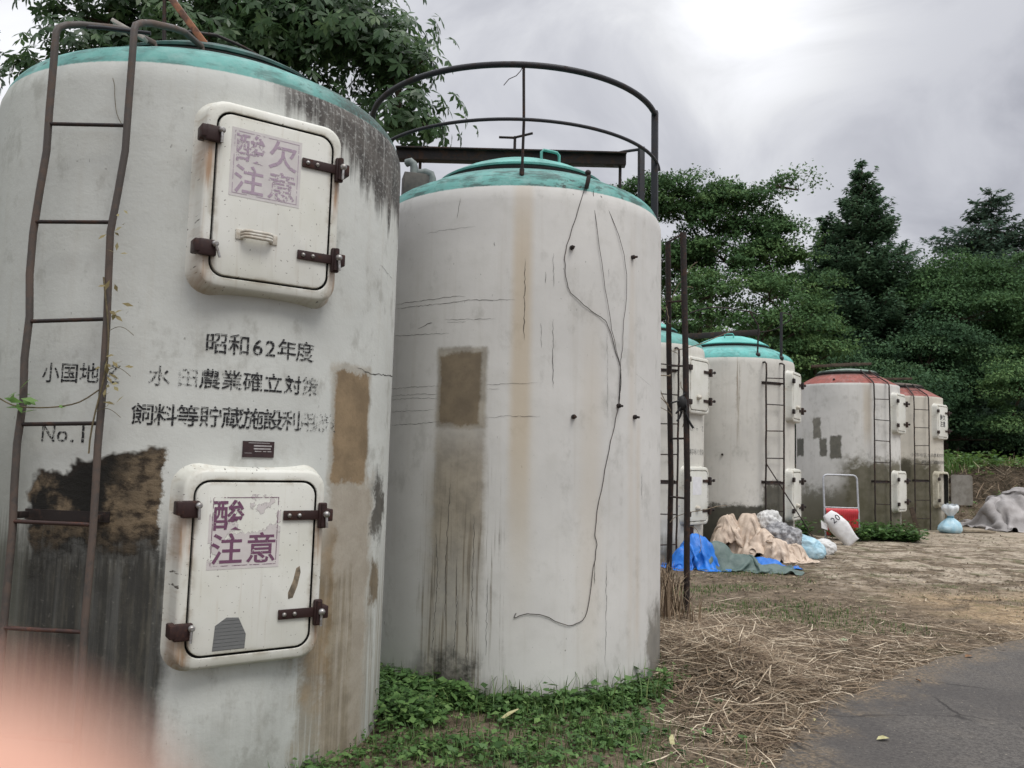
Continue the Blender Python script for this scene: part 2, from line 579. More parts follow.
def build_body(k, root, mat, shoulder='round', cracks=(), crack_mat=None):
    mb = MB()
    SEG = 128
    if shoulder == 'round':
        prof = [(TR, -0.06), (TR, 0.8), (TR, 1.7), (TR, 2.6), (TR, 3.34), (TR - 0.004, 3.40), (TR - 0.018, TH)]
        for i in range(1, 8):
            a = rad(12 + 58 * i / 7)
            prof.append((TR - 0.018 - 0.24 * (math.cos(rad(12)) - math.cos(a)) * 1.0, TH + 0.205 * (math.sin(a) - math.sin(rad(12)))))
        prof += [(0.82, 3.668), (0.70, 3.705), (0.0, 3.72)]
    else:
        prof = [(TR, -0.06), (TR, 0.8), (TR, 1.7), (TR, 2.6), (TR, 3.38), (TR - 0.002, 3.43), (TR - 0.012, TH + 0.008),
                (1.0, 3.515), (0.85, 3.605), (0.70, 3.685), (0.66, 3.70), (0.0, 3.72)]
    c = TANKS[k]
    verts, faces = [], []
    # seam on the far side (world angle 90 deg), duplicated for the UVs
    for (r, z) in prof:
        for i in range(SEG + 1):
            a = rad(-270 + 360 * i / SEG)
            rr = r + 0.0010 * math.sin(3 * a + k) * (1 if z < 3.3 else 0.3)
            verts.append((c[0] + rr * math.cos(a), c[1] + rr * math.sin(a), z))
    W = SEG + 1
    for j in range(len(prof) - 1):
        for i in range(SEG):
            faces.append((j * W + i, j * W + i + 1, (j + 1) * W + i + 1, (j + 1) * W + i))
    mb.add(verts, faces, 0)
    nbase = len(verts)
    for pts, w in cracks:                     # hairline cracks lie on the wall
        pv, pf = [], []
        rnd = random.Random(hash(str(pts)) & 0xffff)
        dense = []
        for (a, b) in zip(pts[:-1], pts[1:]):
            L = math.hypot(U(b[0] - a[0]), b[1] - a[1])
            m = max(2, int(L / 0.02))
            for i in range(m):
                t = i / m
                dense.append((a[0] + (b[0] - a[0]) * t + rnd.uniform(-.25, .25), a[1] + (b[1] - a[1]) * t + rnd.uniform(-.004, .004)))
        dense.append(pts[-1])
        for i, (d, z) in enumerate(dense):
            a = dense[max(i - 1, 0)]
            b = dense[min(i + 1, len(dense) - 1)]
            tx, tz = U(b[0] - a[0]), b[1] - a[1]
            L = math.hypot(tx, tz) or 1
            ww = w * rnd.uniform(0.35, 1.0) * min(1, 0.25 + 6 * min(i, len(dense) - 1 - i) / len(dense))
            nx, nz = -tz / L * ww / 2, tx / L * ww / 2
            for sgn in (-1, 1):
                pv.append(on_tank(k, d + sgn * math.degrees(nx / TR), z + sgn * nz, TR + 0.0020))
        for i in range(len(dense) - 1):
            pf.append((2 * i, 2 * i + 2, 2 * i + 3, 2 * i + 1))
        mb.add(pv, pf, 1)
    mats = [mat] + ([crack_mat] if crack_mat else [])
    o = mb.build('body', mats, root, smooth=180)
    # UV: u = arc length from the world angle, v = height
    me = o.data
    uvl = me.uv_layers.new(name='UVMap')
    uvv = np.zeros((len(me.vertices), 2), np.float32)
    for j, (r, z) in enumerate(prof):
        for i in range(W):
            uvv[j * W + i] = (U(-270 + 360 * i / SEG), z)
    li = np.empty(len(me.loops), np.int32)
    me.loops.foreach_get('vertex_index', li)
    uvl.data.foreach_set('uv', uvv[li].ravel())
    return o


def build_lid(k, root, mat, gasket, flat=False, handle_deg=None):
    c = TANKS[k]

    def lathe(prof, seg=64):
        v, f = [], []
        for (r, z) in prof:
            for i in range(seg):
                a = 2 * math.pi * i / seg
                v.append((c[0] + r * math.cos(a), c[1] + r * math.sin(a), z))
        for j in range(len(prof) - 1):
            for i in range(seg):
                i2 = (i + 1) % seg
                f.append((j * seg + i, j * seg + i2, (j + 1) * seg + i2, (j + 1) * seg + i))
        return v, f
    g = MB()
    g.add(*lathe([(0.69, 3.69), (0.70, 3.705), (0.70, 3.735), (0.67, 3.745), (0.5, 3.745)]))
    g.build('gasket', gasket, root, smooth=60)
    m = MB()
    if flat:
        prof = [(0.64, 3.742), (0.655, 3.755), (0.655, 3.775), (0.63, 3.79), (0.5, 3.815), (0.3, 3.85), (0.12, 3.875), (0.001, 3.88)]
    else:
        prof = [(0.66, 3.742), (0.685, 3.752), (0.685, 3.768), (0.66, 3.785), (0.55, 3.845), (0.42, 3.90), (0.28, 3.94), (0.14, 3.962), (0.001, 3.97)]
    m.add(*lathe(prof))
    lid = m.build('lid', mat, root, smooth=50)
    if handle_deg is not None:
        h = MB()
        a = rad(handle_deg)
        ca, sa = math.cos(a), math.sin(a)
        cx, cy = c[0] + 0.47 * ca, c[1] + 0.47 * sa
        q = []
        for s, z in ((-0.08, 3.86), (-0.08, 3.93), (-0.06, 3.95), (0.06, 3.95), (0.08, 3.93), (0.08, 3.86)):
            q.append((cx - s * sa, cy + s * ca, z))
        h.tube(q, 0.011, 8)
        h.build('handle', mat, lid, smooth=60)
    return lid


# ---- lettering -------------------------------------------------------------
_glyphs = {}


def glyphs(chars, offset=0.0):
    """triangulated outlines of single characters from the built-in font"""
    need = [ch for ch in dict.fromkeys(chars) if ch.strip() and (ch, offset) not in _glyphs]
    obs = []
    for ch in need:
        cu = bpy.data.curves.new('glyph', 'FONT')
        cu.body = ch
        cu.align_x = 'CENTER'
        cu.offset = offset
        cu.resolution_u = 3
        ob = bpy.data.objects.new('glyph', cu)
        col.objects.link(ob)
        obs.append((ch, ob, cu))
    bpy.context.view_layer.update()
    dg = bpy.context.evaluated_depsgraph_get()
    for ch, ob, cu in obs:
        me = bpy.data.meshes.new_from_object(ob.evaluated_get(dg))
        v = [(p.co.x, p.co.y) for p in me.vertices]
        f = [tuple(p.vertices) for p in me.polygons]
        _glyphs[(ch, offset)] = (v, f)
        bpy.data.meshes.remove(me)
    for ch, ob, cu in obs:
        bpy.data.objects.remove(ob)
        bpy.data.curves.remove(cu)


def lettering(chars, place, size, pitch, parent, mat, name='lettering', offset=0.012, wear=None, sx=1.0, centers=None):
    """place(s, t) -> world point, s along the line, t up; wear: one value per character"""
    glyphs(chars, offset)
    V, Fc, A = [], [], []
    for i, ch in enumerate(chars):
        if not ch.strip():
            continue
        v, f = _glyphs[(ch, offset)]
        x0 = centers[i] if centers else i * pitch
        b = len(V)
        # cut long triangles so that the letters follow the wall
        for (x, y) in v:
            V.append((x0 + x * size * sx, (y - 0.36) * size))
        for t in f:
            Fc.append(tuple(b + q for q in t))
            A.append(wear[i % len(wear)] if wear else 0.35)
    mb = MB()
    mb.add([place(s, t) for s, t in V], Fc)
    o = mb.build(name, mat, parent)
    at = o.data.attributes.new('wear', 'FLOAT', 'FACE')
    at.data.foreach_set('value', A)
    uvl = o.data.uv_layers.new(name='UVMap')
    li = np.empty(len(o.data.loops), np.int32)
    o.data.loops.foreach_get('vertex_index', li)
    uvl.data.foreach_set('uv', (np.array(V, np.float32) / size)[li].ravel())
    return o


def ink_material(name, colr, stencil=True, scale=1.0):
    n = NT(name, 0.7, 0.2)
    at = n.node('ShaderNodeAttribute', attribute_name='wear')
    uv = n.coord('UV')
    s, t, _ = n.sep(uv)
    f = n.noise(uv, 5.0 * scale, 5, 0.7)
    g = n.noise(uv, 22.0 * scale, 3, 0.6)
    w = n.math('ADD', n.mul(f, 0.6), n.mul(g, 0.4))
    th = n.math('SUBTRACT', 0.76, n.mul(at.outputs['Fac'], 0.52))
    keep = n.ramp(w, n.math('SUBTRACT', th, 0.03), n.math('ADD', th, 0.03), 1.0, 0.0)
    if stencil:                               # bridges of the stencil plate
        d = n.math('ADD', t, n.mul(n.math('SUBTRACT', n.noise(uv, 1.5, 1), 0.5), 0.25))
        gp = n.math('ABSOLUTE', n.math('SUBTRACT', n.math('FRACT', n.math('MULTIPLY_ADD', d, 3.1, 0.27)), 0.5))
        keep = n.mul(keep, n.ramp(gp, 0.035, 0.06))
        d2 = n.math('ADD', s, n.mul(n.math('SUBTRACT', n.noise(uv, 1.7, 1), 0.5), 0.3))
        gp2 = n.math('ABSOLUTE', n.math('SUBTRACT', n.math('FRACT', n.math('MULTIPLY_ADD', d2, 2.3, 0.1)), 0.5))
        keep = n.mul(keep, n.ramp(gp2, 0.02, 0.04))
    tr = n.node('ShaderNodeBsdfTransparent')
    ms = n.node('ShaderNodeMixShader')
    n.t.links.new(keep, ms.inputs[0])
    n.t.links.new(tr.outputs[0], ms.inputs[1])
    n.t.links.new(n.b.outputs[0], ms.inputs[2])
    n.t.links.new(ms.outputs[0], n.out.inputs[0])
    return n.done(colr)


INK = ink_material('black_stencil_paint', (0.022, 0.022, 0.024))
INK_GREY = ink_material('faded_stencil_paint', (0.06, 0.06, 0.065))
INK_PURPLE = ink_material('purple_print', (0.165, 0.075, 0.13), stencil=False)
INK_LILAC = ink_material('faded_lilac_print', (0.40, 0.315, 0.39), stencil=False)
INK_DARK = ink_material('dark_print', (0.05, 0.05, 0.06), stencil=False)


def sheet_material(name, c1, tear=0.0, seed=0.0, scale=3.0, lines=False):
    n = NT(name, 0.5, 0.35)
    uv = n.coord('UV')
    s, t, _ = n.sep(uv)
    f = n.noise(n.comb(s, t, seed), scale, 5, 0.6)
    c = n.mix(n.ramp(f, 0.35, 0.7), tuple(x * 0.88 for x in c1), c1)
    if lines:
        fr = n.math('FRACT', n.mul(t, 9.0))
        c = n.mix(n.mul(n.ramp(fr, 0.10, 0.2, 1.0, 0.0), n.ramp(f, 0.3, 0.55)), c, (0.05, 0.05, 0.05))
    if tear > 0:
        cut = n.math('ADD', n.mul(f, 1.0), n.mul(t, -0.18))
        keep = n.ramp(cut, tear - 0.02, tear + 0.02)
        tr = n.node('ShaderNodeBsdfTransparent')
        ms = n.node('ShaderNodeMixShader')
        n.t.links.new(keep, ms.inputs[0])
        n.t.links.new(tr.outputs[0], ms.inputs[1])
        n.t.links.new(n.b.outputs[0], ms.inputs[2])
        n.t.links.new(ms.outputs[0], n.out.inputs[0])
    return n.done(c)


def flat_poly(P, pts, n0, mat, parent, name, thick=0.0012):
    """thin sheet: outline in (s, t) at depth n0"""
    mb = MB()
    k = len(pts)
    top = [P(s, t, n0 + thick) for s, t in pts]
    bot = [P(s, t, n0) for s, t in pts]
    mb.add(top + bot, [tuple(range(k))] + [(i, k + i, k + (i + 1) % k, (i + 1) % k) for i in range(k)])
    o = mb.build(name, mat, parent)
    w = max(p[0] for p in pts) - min(p[0] for p in pts)
    h = max(p[1] for p in pts) - min(p[1] for p in pts)
    s0, t0 = min(p[0] for p in pts), min(p[1] for p in pts)
    uvl = o.data.uv_layers.new(name='UVMap')
    uvv = np.array([((s - s0) / w, (t - t0) / h) for s, t in pts] * 2, np.float32)
    li = np.empty(len(o.data.loops), np.int32)
    o.data.loops.foreach_get('vertex_index', li)
    uvl.data.foreach_set('uv', uvv[li].ravel())
    return o


HW, HHT, DW, DH, N0 = 0.338, 0.455, 0.283, 0.392, 1.213


def build_hatch(k, root, ang, zc, mat, upper, detail=True, sign=None, open_door=False, door_mat=None, hard=BROWN_PAINT):
    """rounded collar on the wall, door panel, two clamps on the left and two strap hinges on the right"""
    c = TANKS[k]
    a = rad(ang)
    nv = Vector((math.cos(a), math.sin(a), 0))
    svx = Vector((-math.sin(a), math.cos(a), 0))

    def P(s, t, n):
        return Vector((c[0], c[1], 0)) + nv * n + svx * s + Vector((0, 0, zc + t))

    def wall_n(s):
        return math.sqrt(max(TR * TR - s * s, 0.01))
    mb = MB()
    loops = []
    seg = 6

    def loop(hw, hh, r, fn):
        return [P(s, t, fn(s)) for s, t in rrect(hw, hh, r, seg)]
    loops.append(loop(HW + 0.034, HHT + 0.026, 0.115, lambda s: wall_n(s) - 0.006))
    loops.append(loop(HW + 0.015, HHT + 0.012, 0.105, lambda s: wall_n(s) + 0.012 * 1))
    loops.append(loop(HW + 0.005, HHT + 0.004, 0.098, lambda s: wall_n(s) * 0.55 + (N0 - 0.03) * 0.45))
    loops.append(loop(HW, HHT, 0.095, lambda s: N0 - 0.022))
    loops.append(loop(HW - 0.005, HHT - 0.005, 0.092, lambda s: N0 - 0.008))
    loops.append(loop(HW - 0.018, HHT - 0.018, 0.085, lambda s: N0))
    loops.append(loop(DW + 0.013, DH + 0.013, 0.075, lambda s: N0))
    loops.append(loop(DW + 0.010, DH + 0.010, 0.072, lambda s: N0 - 0.004))
    m = len(loops[0])
    vv = [p for l in loops for p in l]
    ff = []
    for j in range(len(loops) - 1):
        for i in range(m):
            i2 = (i + 1) % m
            ff.append((j * m + i, j * m + i2, (j + 1) * m + i2, (j + 1) * m + i))
    mb.add(vv, ff, 0)
    # throat: dark gasket rebate; deep when open, the tank's inner darkness painted black
    dp = 0.30 if open_door else 0.032
    v2 = loops[-1] + loop(DW + 0.008, DH + 0.008, 0.07, lambda s: N0 - dp)
    f2 = [(i, (i + 1) % m, m + (i + 1) % m, m + i) for i in range(m)] + [tuple(m + i for i in range(m))]
    mb.add(v2, f2, 1)
    hob = mb.build('hatch', [mat, DARK_GAP], root, smooth=40)
    set_uv(hob, lambda co: np.stack([(co[:, 0] - c[0]) * svx.x + (co[:, 1] - c[1]) * svx.y, co[:, 2] - zc], 1))

    # door; when open it swings about the hinge line at s = +DW
    if open_door:
        hp = P(DW + 0.02, 0, N0 + 0.02)
        ra = rad(140)
        du = svx * math.cos(ra) - nv * math.sin(ra)     # direction from hinge to free edge is -du
        dn = svx * math.sin(ra) + nv * math.cos(ra)

        def D(s, t, n):
            return hp + du * (s - DW - 0.02) + dn * (n - N0 - 0.02) + Vector((0, 0, t))
    else:
        D = P
    db = MB()
    dl = []
    for hw, hh, r, n in ((DW, DH, 0.066, N0 - 0.026), (DW, DH, 0.066, N0 - 0.004), (DW - 0.003, DH - 0.003, 0.064, N0 + 0.001), (DW - 0.010, DH - 0.010, 0.06, N0 + 0.003)):
        dl.append([D(s, t, n) for s, t in rrect(hw, hh, r, seg)])
    vv = [p for l in dl for p in l]
    ff = [tuple(3 * m + i for i in range(m)), tuple(range(m - 1, -1, -1))]
    for j in range(3):
        for i in range(m):
            i2 = (i + 1) % m
            ff.append((j * m + i, j * m + i2, (j + 1) * m + i2, (j + 1) * m + i))
    db.add(vv, ff)
    door = db.build('door', door_mat or mat, hob, smooth=40)
    if open_door:
        set_uv(door, lambda co: np.stack([(co[:, 0] - hp.x) * du.x + (co[:, 1] - hp.y) * du.y, co[:, 2] - zc], 1))
    else:
        set_uv(door, lambda co: np.stack([(co[:, 0] - c[0]) * svx.x + (co[:, 1] - c[1]) * svx.y, co[:, 2] - zc], 1))
    rotm = Matrix((svx, Vector((0, 0, 1)), nv)).transposed()   # local x=s, y=t, z=n
    tl, bl = (0.270, -0.275)
    trr, br = (0.235, -0.235)
    if detail:
        rnd = random.Random(k * 7 + upper)
        for t in (tl, bl):                    # left: clamp plate, bolt, wing rod
            q = MB()
            q.box(P(-HW + 0.030, t, N0 + 0.016), (0.085, 0.078, 0.030), rotm, 0.010, 0)
            q.box(P(-HW - 0.014, t + 0.004, N0 - 0.010), (0.030, 0.062, 0.085), rotm, 0.006, 0)
            q.ball(P(-HW + 0.062, t + 0.018, N0 + 0.040), 0.016, 2, mi=1)
            dx = rnd.uniform(-0.01, 0.02)
            q.tube([P(-HW + 0.062, t + 0.018, N0 + 0.044), P(-HW + 0.064 + dx, t - 0.045, N0 + 0.048)], 0.0065, 8, mi=1)
            q.tube([P(-HW + 0.062, t + 0.018, N0 + 0.02), P(-HW + 0.062, t + 0.018, N0 + 0.055)], 0.008, 8, mi=1)
            q.build('clamp', [hard, ZINC], hob, smooth=40)
        for t in (trr, br):                   # right: strap with two bolts, hinge block with eye bolt
            q = MB()
            x0 = DW - 0.150
            q.box(P(x0 + 0.085, t, N0 + 0.010), (0.185, 0.046, 0.011), rotm, 0.003, 0)
            for bx in (x0 + 0.020, x0 + 0.070):
                q.ball(P(bx, t, N0 + 0.017), 0.011, 2, mi=1)
            q.box(P(HW - 0.018, t - 0.002, N0 + 0.014), (0.042, 0.125, 0.028), rotm, 0.008, 0)
            q.tube([P(HW - 0.018, t - 0.055, N0 + 0.034), P(HW - 0.018, t + 0.055, N0 + 0.034)], 0.013, 10, mi=0)
            q.box(P(HW + 0.012, t, N0 + 0.0), (0.036, 0.06, 0.075), rotm, 0.006, 0)
            q.ball(P(HW - 0.012, t + 0.006, N0 + 0.055), 0.017, 2, mi=1)
            q.tube([P(HW - 0.012, t + 0.006, N0 + 0.055), P(HW - 0.010 + rnd.uniform(-.006, .006), t - 0.06, N0 + 0.058)], 0.0065, 8, mi=1)
            q.build('hinge', [hard, ZINC], hob, smooth=40)
    else:
        for t in (tl, bl):
            q = MB()
            q.box(P(-HW + 0.020, t, N0 + 0.016), (0.10, 0.085, 0.04), rotm, 0.012)
            q.build('clamp', hard, hob, smooth=40)
        for t in (trr, br):
            q = MB()
            if not open_door:
                q.box(P(DW - 0.065, t, N0 + 0.010), (0.185, 0.046, 0.013), rotm, 0.003)
            q.box(P(HW - 0.012, t, N0 + 0.02), (0.055, 0.13, 0.05), rotm, 0.01)
            q.tube([P(HW + 0.01, t, N0 + 0.02), P(HW + 0.075, t + 0.008, N0 + 0.045)], 0.014, 8)
            q.ball(P(HW + 0.07, t + 0.01, N0 + 0.045), 0.026, 2)
            q.build('hinge', hard, hob, smooth=40)
    return hob, door, P, D


def build_ladder(k, root, ang, mats, zs=(0.30, 0.765, 1.235, 1.68, 2.155, 2.615, 3.08), half=9.2, style='hook', stile_r=0.017):
    ld = bpy.data.objects.new('ladder', None)
    col.objects.link(ld)
    ld.parent = root
    OFF[ld.name] = OFF[root.name]
    rr = TR + 0.10
    stile_m, rung_m = mats
    rnd = random.Random(k)
    for sgn in (-1, 1):
        d = ang + sgn * half
        q = MB()
        kk = 1.2 if style == 'hook' else 0.0     # the near ladder is bent below its top rung
        pts = [on_tank(k, d + rnd.uniform(-.2, .2) + kk * max(0.0, min(1.0, (z - 2.62) / 0.2)) - (0.5 * kk if abs(z - 2.6) < .3 else 0), z, rr + rnd.uniform(-.005, .005)) for z in np.linspace(0.02, 3.15, 17)]
        d += kk
        if style == 'hook':
            pts += [on_tank(k, d, 3.40, rr), on_tank(k, d, 3.53, rr), on_tank(k, d, 3.565, rr - 0.012), on_tank(k, d + 0.6, 3.595, rr - 0.045), on_tank(k, d + 1.6, 3.63, rr - 0.11),
                    on_tank(k, d + 4.5, 3.69, rr - 0.26), on_tank(k, d + 6.5, 3.715, rr - 0.34), on_tank(k, d + 10.5, 3.715, 0.763), on_tank(k, d + 11, 3.68, 0.755)]
        elif style == 'roof':
            pts += [on_tank(k, d, 3.40, rr - 0.01), on_tank(k, d, 3.47, rr - 0.06), on_tank(k, d, 3.60, 0.95), on_tank(k, d, 3.72, 0.74), on_tank(k, d, 3.78, 0.66)]
        else:
            pts += [on_tank(k, d, 3.33, rr), on_tank(k, d, 3.36, rr - 0.05), on_tank(k, d, 3.36, TR - 0.01)]
        q.tube(pts, stile_r, 8)
        q.build('stile', stile_m, ld, smooth=60)
    zl = list(zs)
    for z in zl:
        q = MB()
        dz = rnd.uniform(-.008, .008)
        kd = 1.2 if style == 'hook' and z > 2.8 else 0.0
        q.tube([on_tank(k, ang - half + kd, z + dz, rr), on_tank(k, ang + half + kd, z - dz, rr)], 0.0095, 8)
        q.build('rung', rung_m if z < 1.3 else RUST_DARK, ld, smooth=60)
    if style == 'roof':
        for r_, z_ in ((0.98, 3.585), (0.80, 3.69)):
            q = MB()
            q.tube([on_tank(k, ang - half, z_, r_), on_tank(k, ang + half, z_, r_)], 0.009, 6)
            q.build('rung', rung_m, ld, smooth=60)
    # flat wall bracket
    for z in ((1.262, 3.0) if style == 'short' else (1.262,)):
        q = MB()
        vv, ff = [], []
        n = 8
        for i in range(n + 1):
            d = ang - half - 1.5 + (2 * half + 3) * i / n
            for (r_, z_) in ((TR - 0.003, z - 0.024), (TR + 0.008, z - 0.024), (TR + 0.008, z + 0.024), (TR - 0.003, z + 0.024)):
                vv.append(on_tank(k, d, z_, r_))
        for i in range(n):
            for j in range(4):
                j2 = (j + 1) % 4
                ff.append((i * 4 + j, i * 4 + j2, (i + 1) * 4 + j2, (i + 1) * 4 + j))
        ff += [(0, 3, 2, 1), tuple(n * 4 + j for j in range(4))]
        q.add(vv, ff)
        for d in (-half, half):
            q.box(on_tank(k, ang + d, z, TR + 0.05), (0.03, 0.03, 0.05), Matrix.Rotation(rad(ang + d), 3, 'Z') @ Matrix.Rotation(rad(90), 3, 'Y'), 0.003)
        q.build('wall_bracket', RUST_DARK, ld, smooth=40)
    return ld


# ------------------------------------------------------------------ tank materials
CRACK = simple('dark_crack', (0.022, 0.020, 0.018), (0.05, 0.045, 0.04), 40, 0.9)  # dark colour of the crack strips on the walls
TEAL = (0.145, 0.365, 0.335)
SALMON = (0.29, 0.090, 0.072)


def t1_mould_top(n, u, v, k, c):
    # black mould creeping down from the shoulder on the right-hand side
    edge = n.ramp(u, U(-66), U(-16), 3.42, 2.92, smooth=False)
    edge2 = n.math('ADD', edge, n.mul(n.math('SUBTRACT', k['strk'], 0.5), 0.55))
    edge2 = n.math('ADD', edge2, n.mul(k['wob'], 1.0))
    m = n.mul(n.ramp(n.math('SUBTRACT', v, edge2), -0.03, 0.14), n.ramp(u, U(-64), U(-48)))
    m = n.mul(m, n.ramp(k['fine'], 0.32, 0.50, 0.55, 1.0), n.ramp(k['strk2'], 0.30, 0.48, 0.70, 1.0))
    cc = n.mix(n.ramp(k['mid'], 0.35, 0.65), (0.042, 0.037, 0.034), (0.105, 0.094, 0.085))
    return n.mix(n.mul(m, 0.96), c, cc), m


def t1_hole(n, u, v, k, c):
    # black algae below, torn laminate with brown filler, left of the lower hatch
    wob = n.math('ADD', n.mul(k['wob'], 1.4), n.mul(n.math('SUBTRACT', k['strk2'], 0.5), 0.40))
    vv = n.math('ADD', v, wob)
    uu = n.math('ADD', u, n.mul(k['wob'], 0.5))
    low = n.mul(n.ramp(vv, 1.02, 1.30, 1.0, 0.0), n.ramp(uu, U(-75.5), U(-71.5), 1.0, 0.0), n.ramp(uu, U(-150), U(-112)))
    low = n.mul(low, n.ramp(v, 0.0, 0.55, 0.60, 1.0), n.ramp(k['strk'], 0.25, 0.55, 0.86, 1.0))
    stm = n.math('ADD', n.mul(k['strk2'], 0.45), n.mul(n.noise(n.comb(n.mul(u, 22.0), n.mul(v, 5.0), 9.0), 1.0, 6, 0.7), 0.55))
    lowc = n.mix(n.ramp(stm, 0.44, 0.68), (0.015, 0.014, 0.012), (0.064, 0.058, 0.043))
    lowc = n.mix(n.mul(n.ramp(k['fine'], 0.60, 0.74), 0.30), lowc, (0.26, 0.25, 0.21))
    c = n.mix(n.mul(low, 0.95), c, lowc)
    # grey-green veil left of the ladder
    veil = n.mul(n.ramp(n.math('ADD', v, n.mul(k['wob'], 2.5)), 1.2, 2.2, 1.0, 0.0), n.ramp(uu, U(-112), U(-104), 1.0, 0.0))
    c = n.mix(n.mul(veil, 0.55), c, (0.13, 0.135, 0.11))
    # torn area: slanted top edge rising to the right
    top = n.ramp(uu, U(-104), U(-80), 1.45, 1.585, smooth=False)
    top = n.math('ADD', top, n.mul(n.math('SUBTRACT', n.noise(k['sv'], 7.0, 3, 0.6), 0.5), 0.20))
    hole = n.mul(n.ramp(n.math('SUBTRACT', v, top), -0.014, 0.014, 1.0, 0.0),
                 n.ramp(n.math('ADD', v, n.math('ADD', n.mul(n.math('SUBTRACT', k['mid'], 0.5), 0.5), n.mul(n.math('SUBTRACT', k['strk2'], 0.5), 0.25))), 0.98, 1.16),
                 n.ramp(n.math('ADD', uu, n.mul(n.math('SUBTRACT', n.noise(k['sv'], 4.0, 3, .6), .5), .35)), U(-107.5), U(-105.5)), n.ramp(n.math('ADD', uu, n.mul(n.math('SUBTRACT', k['fine'], .5), .03)), U(-76.9), U(-75.9), 1.0, 0.0))
    ridg = n.noise(n.comb(n.mul(u, 9.0), n.mul(v, 13.0), 4.2), 1.4, 6, 0.7)
    hc = n.mix(n.ramp(ridg, 0.36, 0.58), (0.040, 0.029, 0.020), (0.205, 0.155, 0.100))
    blk = n.mul(n.ramp(n.noise(k['sv'], 5.2, 4, 0.6), 0.40, 0.55), n.ramp(uu, U(-90), U(-79), 1.0, 0.25))
    blk = n.mx(blk, n.ramp(n.math('ADD', v, n.mul(n.math('SUBTRACT', k['mid'], .5), .4)), 1.08, 1.30, 0.97, 0.0))
    hc = n.mix(blk, hc, (0.016, 0.015, 0.013))
    rim = n.mul(n.ramp(n.math('SUBTRACT', v, top), -0.045, -0.008), hole)
    hc = n.mix(n.mul(rim, 0.6), hc, (0.030, 0.024, 0.02))
    c = n.mix(hole, c, hc)
    n.hole = hole
    n.ridg = ridg
    return c, hole


def t1_veil(n, u, v, k, c):
    # soft green grime on the left half, with that side's shade painted in
    m = n.mul(n.ramp(u, U(-150), U(-85), 1.0, 0.0), n.ramp(k['big'], 0.2, 0.7, 0.45, 1.0), 0.55)
    return n.mix(m, c, (0.29, 0.325, 0.28)), m


PATCH = (0.275, 0.200, 0.120)
n1_, c1_ = tank_material('tank_wall_number_one', TEAL, [
    t1_veil,
    st_box(U(-34.5), U(-14.0), -0.2, 1.46, (0.35, 0.30, 0.235), 0.80, 0.05, 0.06, 2.2, col2=(0.27, 0.22, 0.16)),
    st_box(U(-42), U(-22.0), -0.2, 0.95, (0.27, 0.225, 0.155), 0.70, 0.04, 0.10, 2.0, streaky=0.6),
    st_box(U(-40), U(-31), 0.35, 1.20, (0.26, 0.175, 0.085), 0.60, 0.03, 0.12, 2.2),
    st_box(U(-14.5), U(5), -0.2, 0.9, (0.30, 0.26, 0.20), 0.6, 0.03, 0.25, 3.0, streaky=0.6),
    st_box(U(-35.2), U(-17.6), 1.40, 2.07, (0.42, 0.385, 0.32), 0.75, 0.02, 0.02, 0.9),
    st_box(U(-33.6), U(-18.8), 1.43, 2.015, PATCH, 0.97, 0.014, 0.014, 1.3, col2=(0.185, 0.135, 0.082)),
    st_box(U(-13.5), U(-3), 1.12, 1.44, (0.075, 0.065, 0.052), 0.9, 0.03, 0.08, 3.5),
    st_box(U(-13.0), U(-5), 0.74, 0.96, (0.20, 0.15, 0.09), 0.9, 0.02, 0.03, 1.6),
    t1_hole,
    t1_mould_top,
], base=(0.595, 0.61, 0.58), seed=1.0, cap_dirt=0.5, low=0.25, low_h=0.35, streak=0.16, grey=0.30, smudge=0.5)
u_, v_, big_, mid_, fine_, strk_, strk2_, capm_ = n1_.extra
# mould also darkens the cap on the right
capd = n1_.mul(capm_, n1_.ramp(u_, U(-48), U(-28)), n1_.ramp(fine_, 0.35, 0.6, 0.6, 1.0))
c1_ = n1_.mix(n1_.mul(capd, 0.92), c1_, (0.055, 0.055, 0.05))
hb = n1_.math('ADD', n1_.math('ADD', n1_.mul(fine_, 0.25), n1_.mul(mid_, 0.9)),
              n1_.mul(n1_.hole, n1_.math('SUBTRACT', n1_.mul(n1_.ridg, 3.2), 2.6)))
n1_.bump(hb, 0.30, 0.016)
WALL1 = n1_.done(c1_)

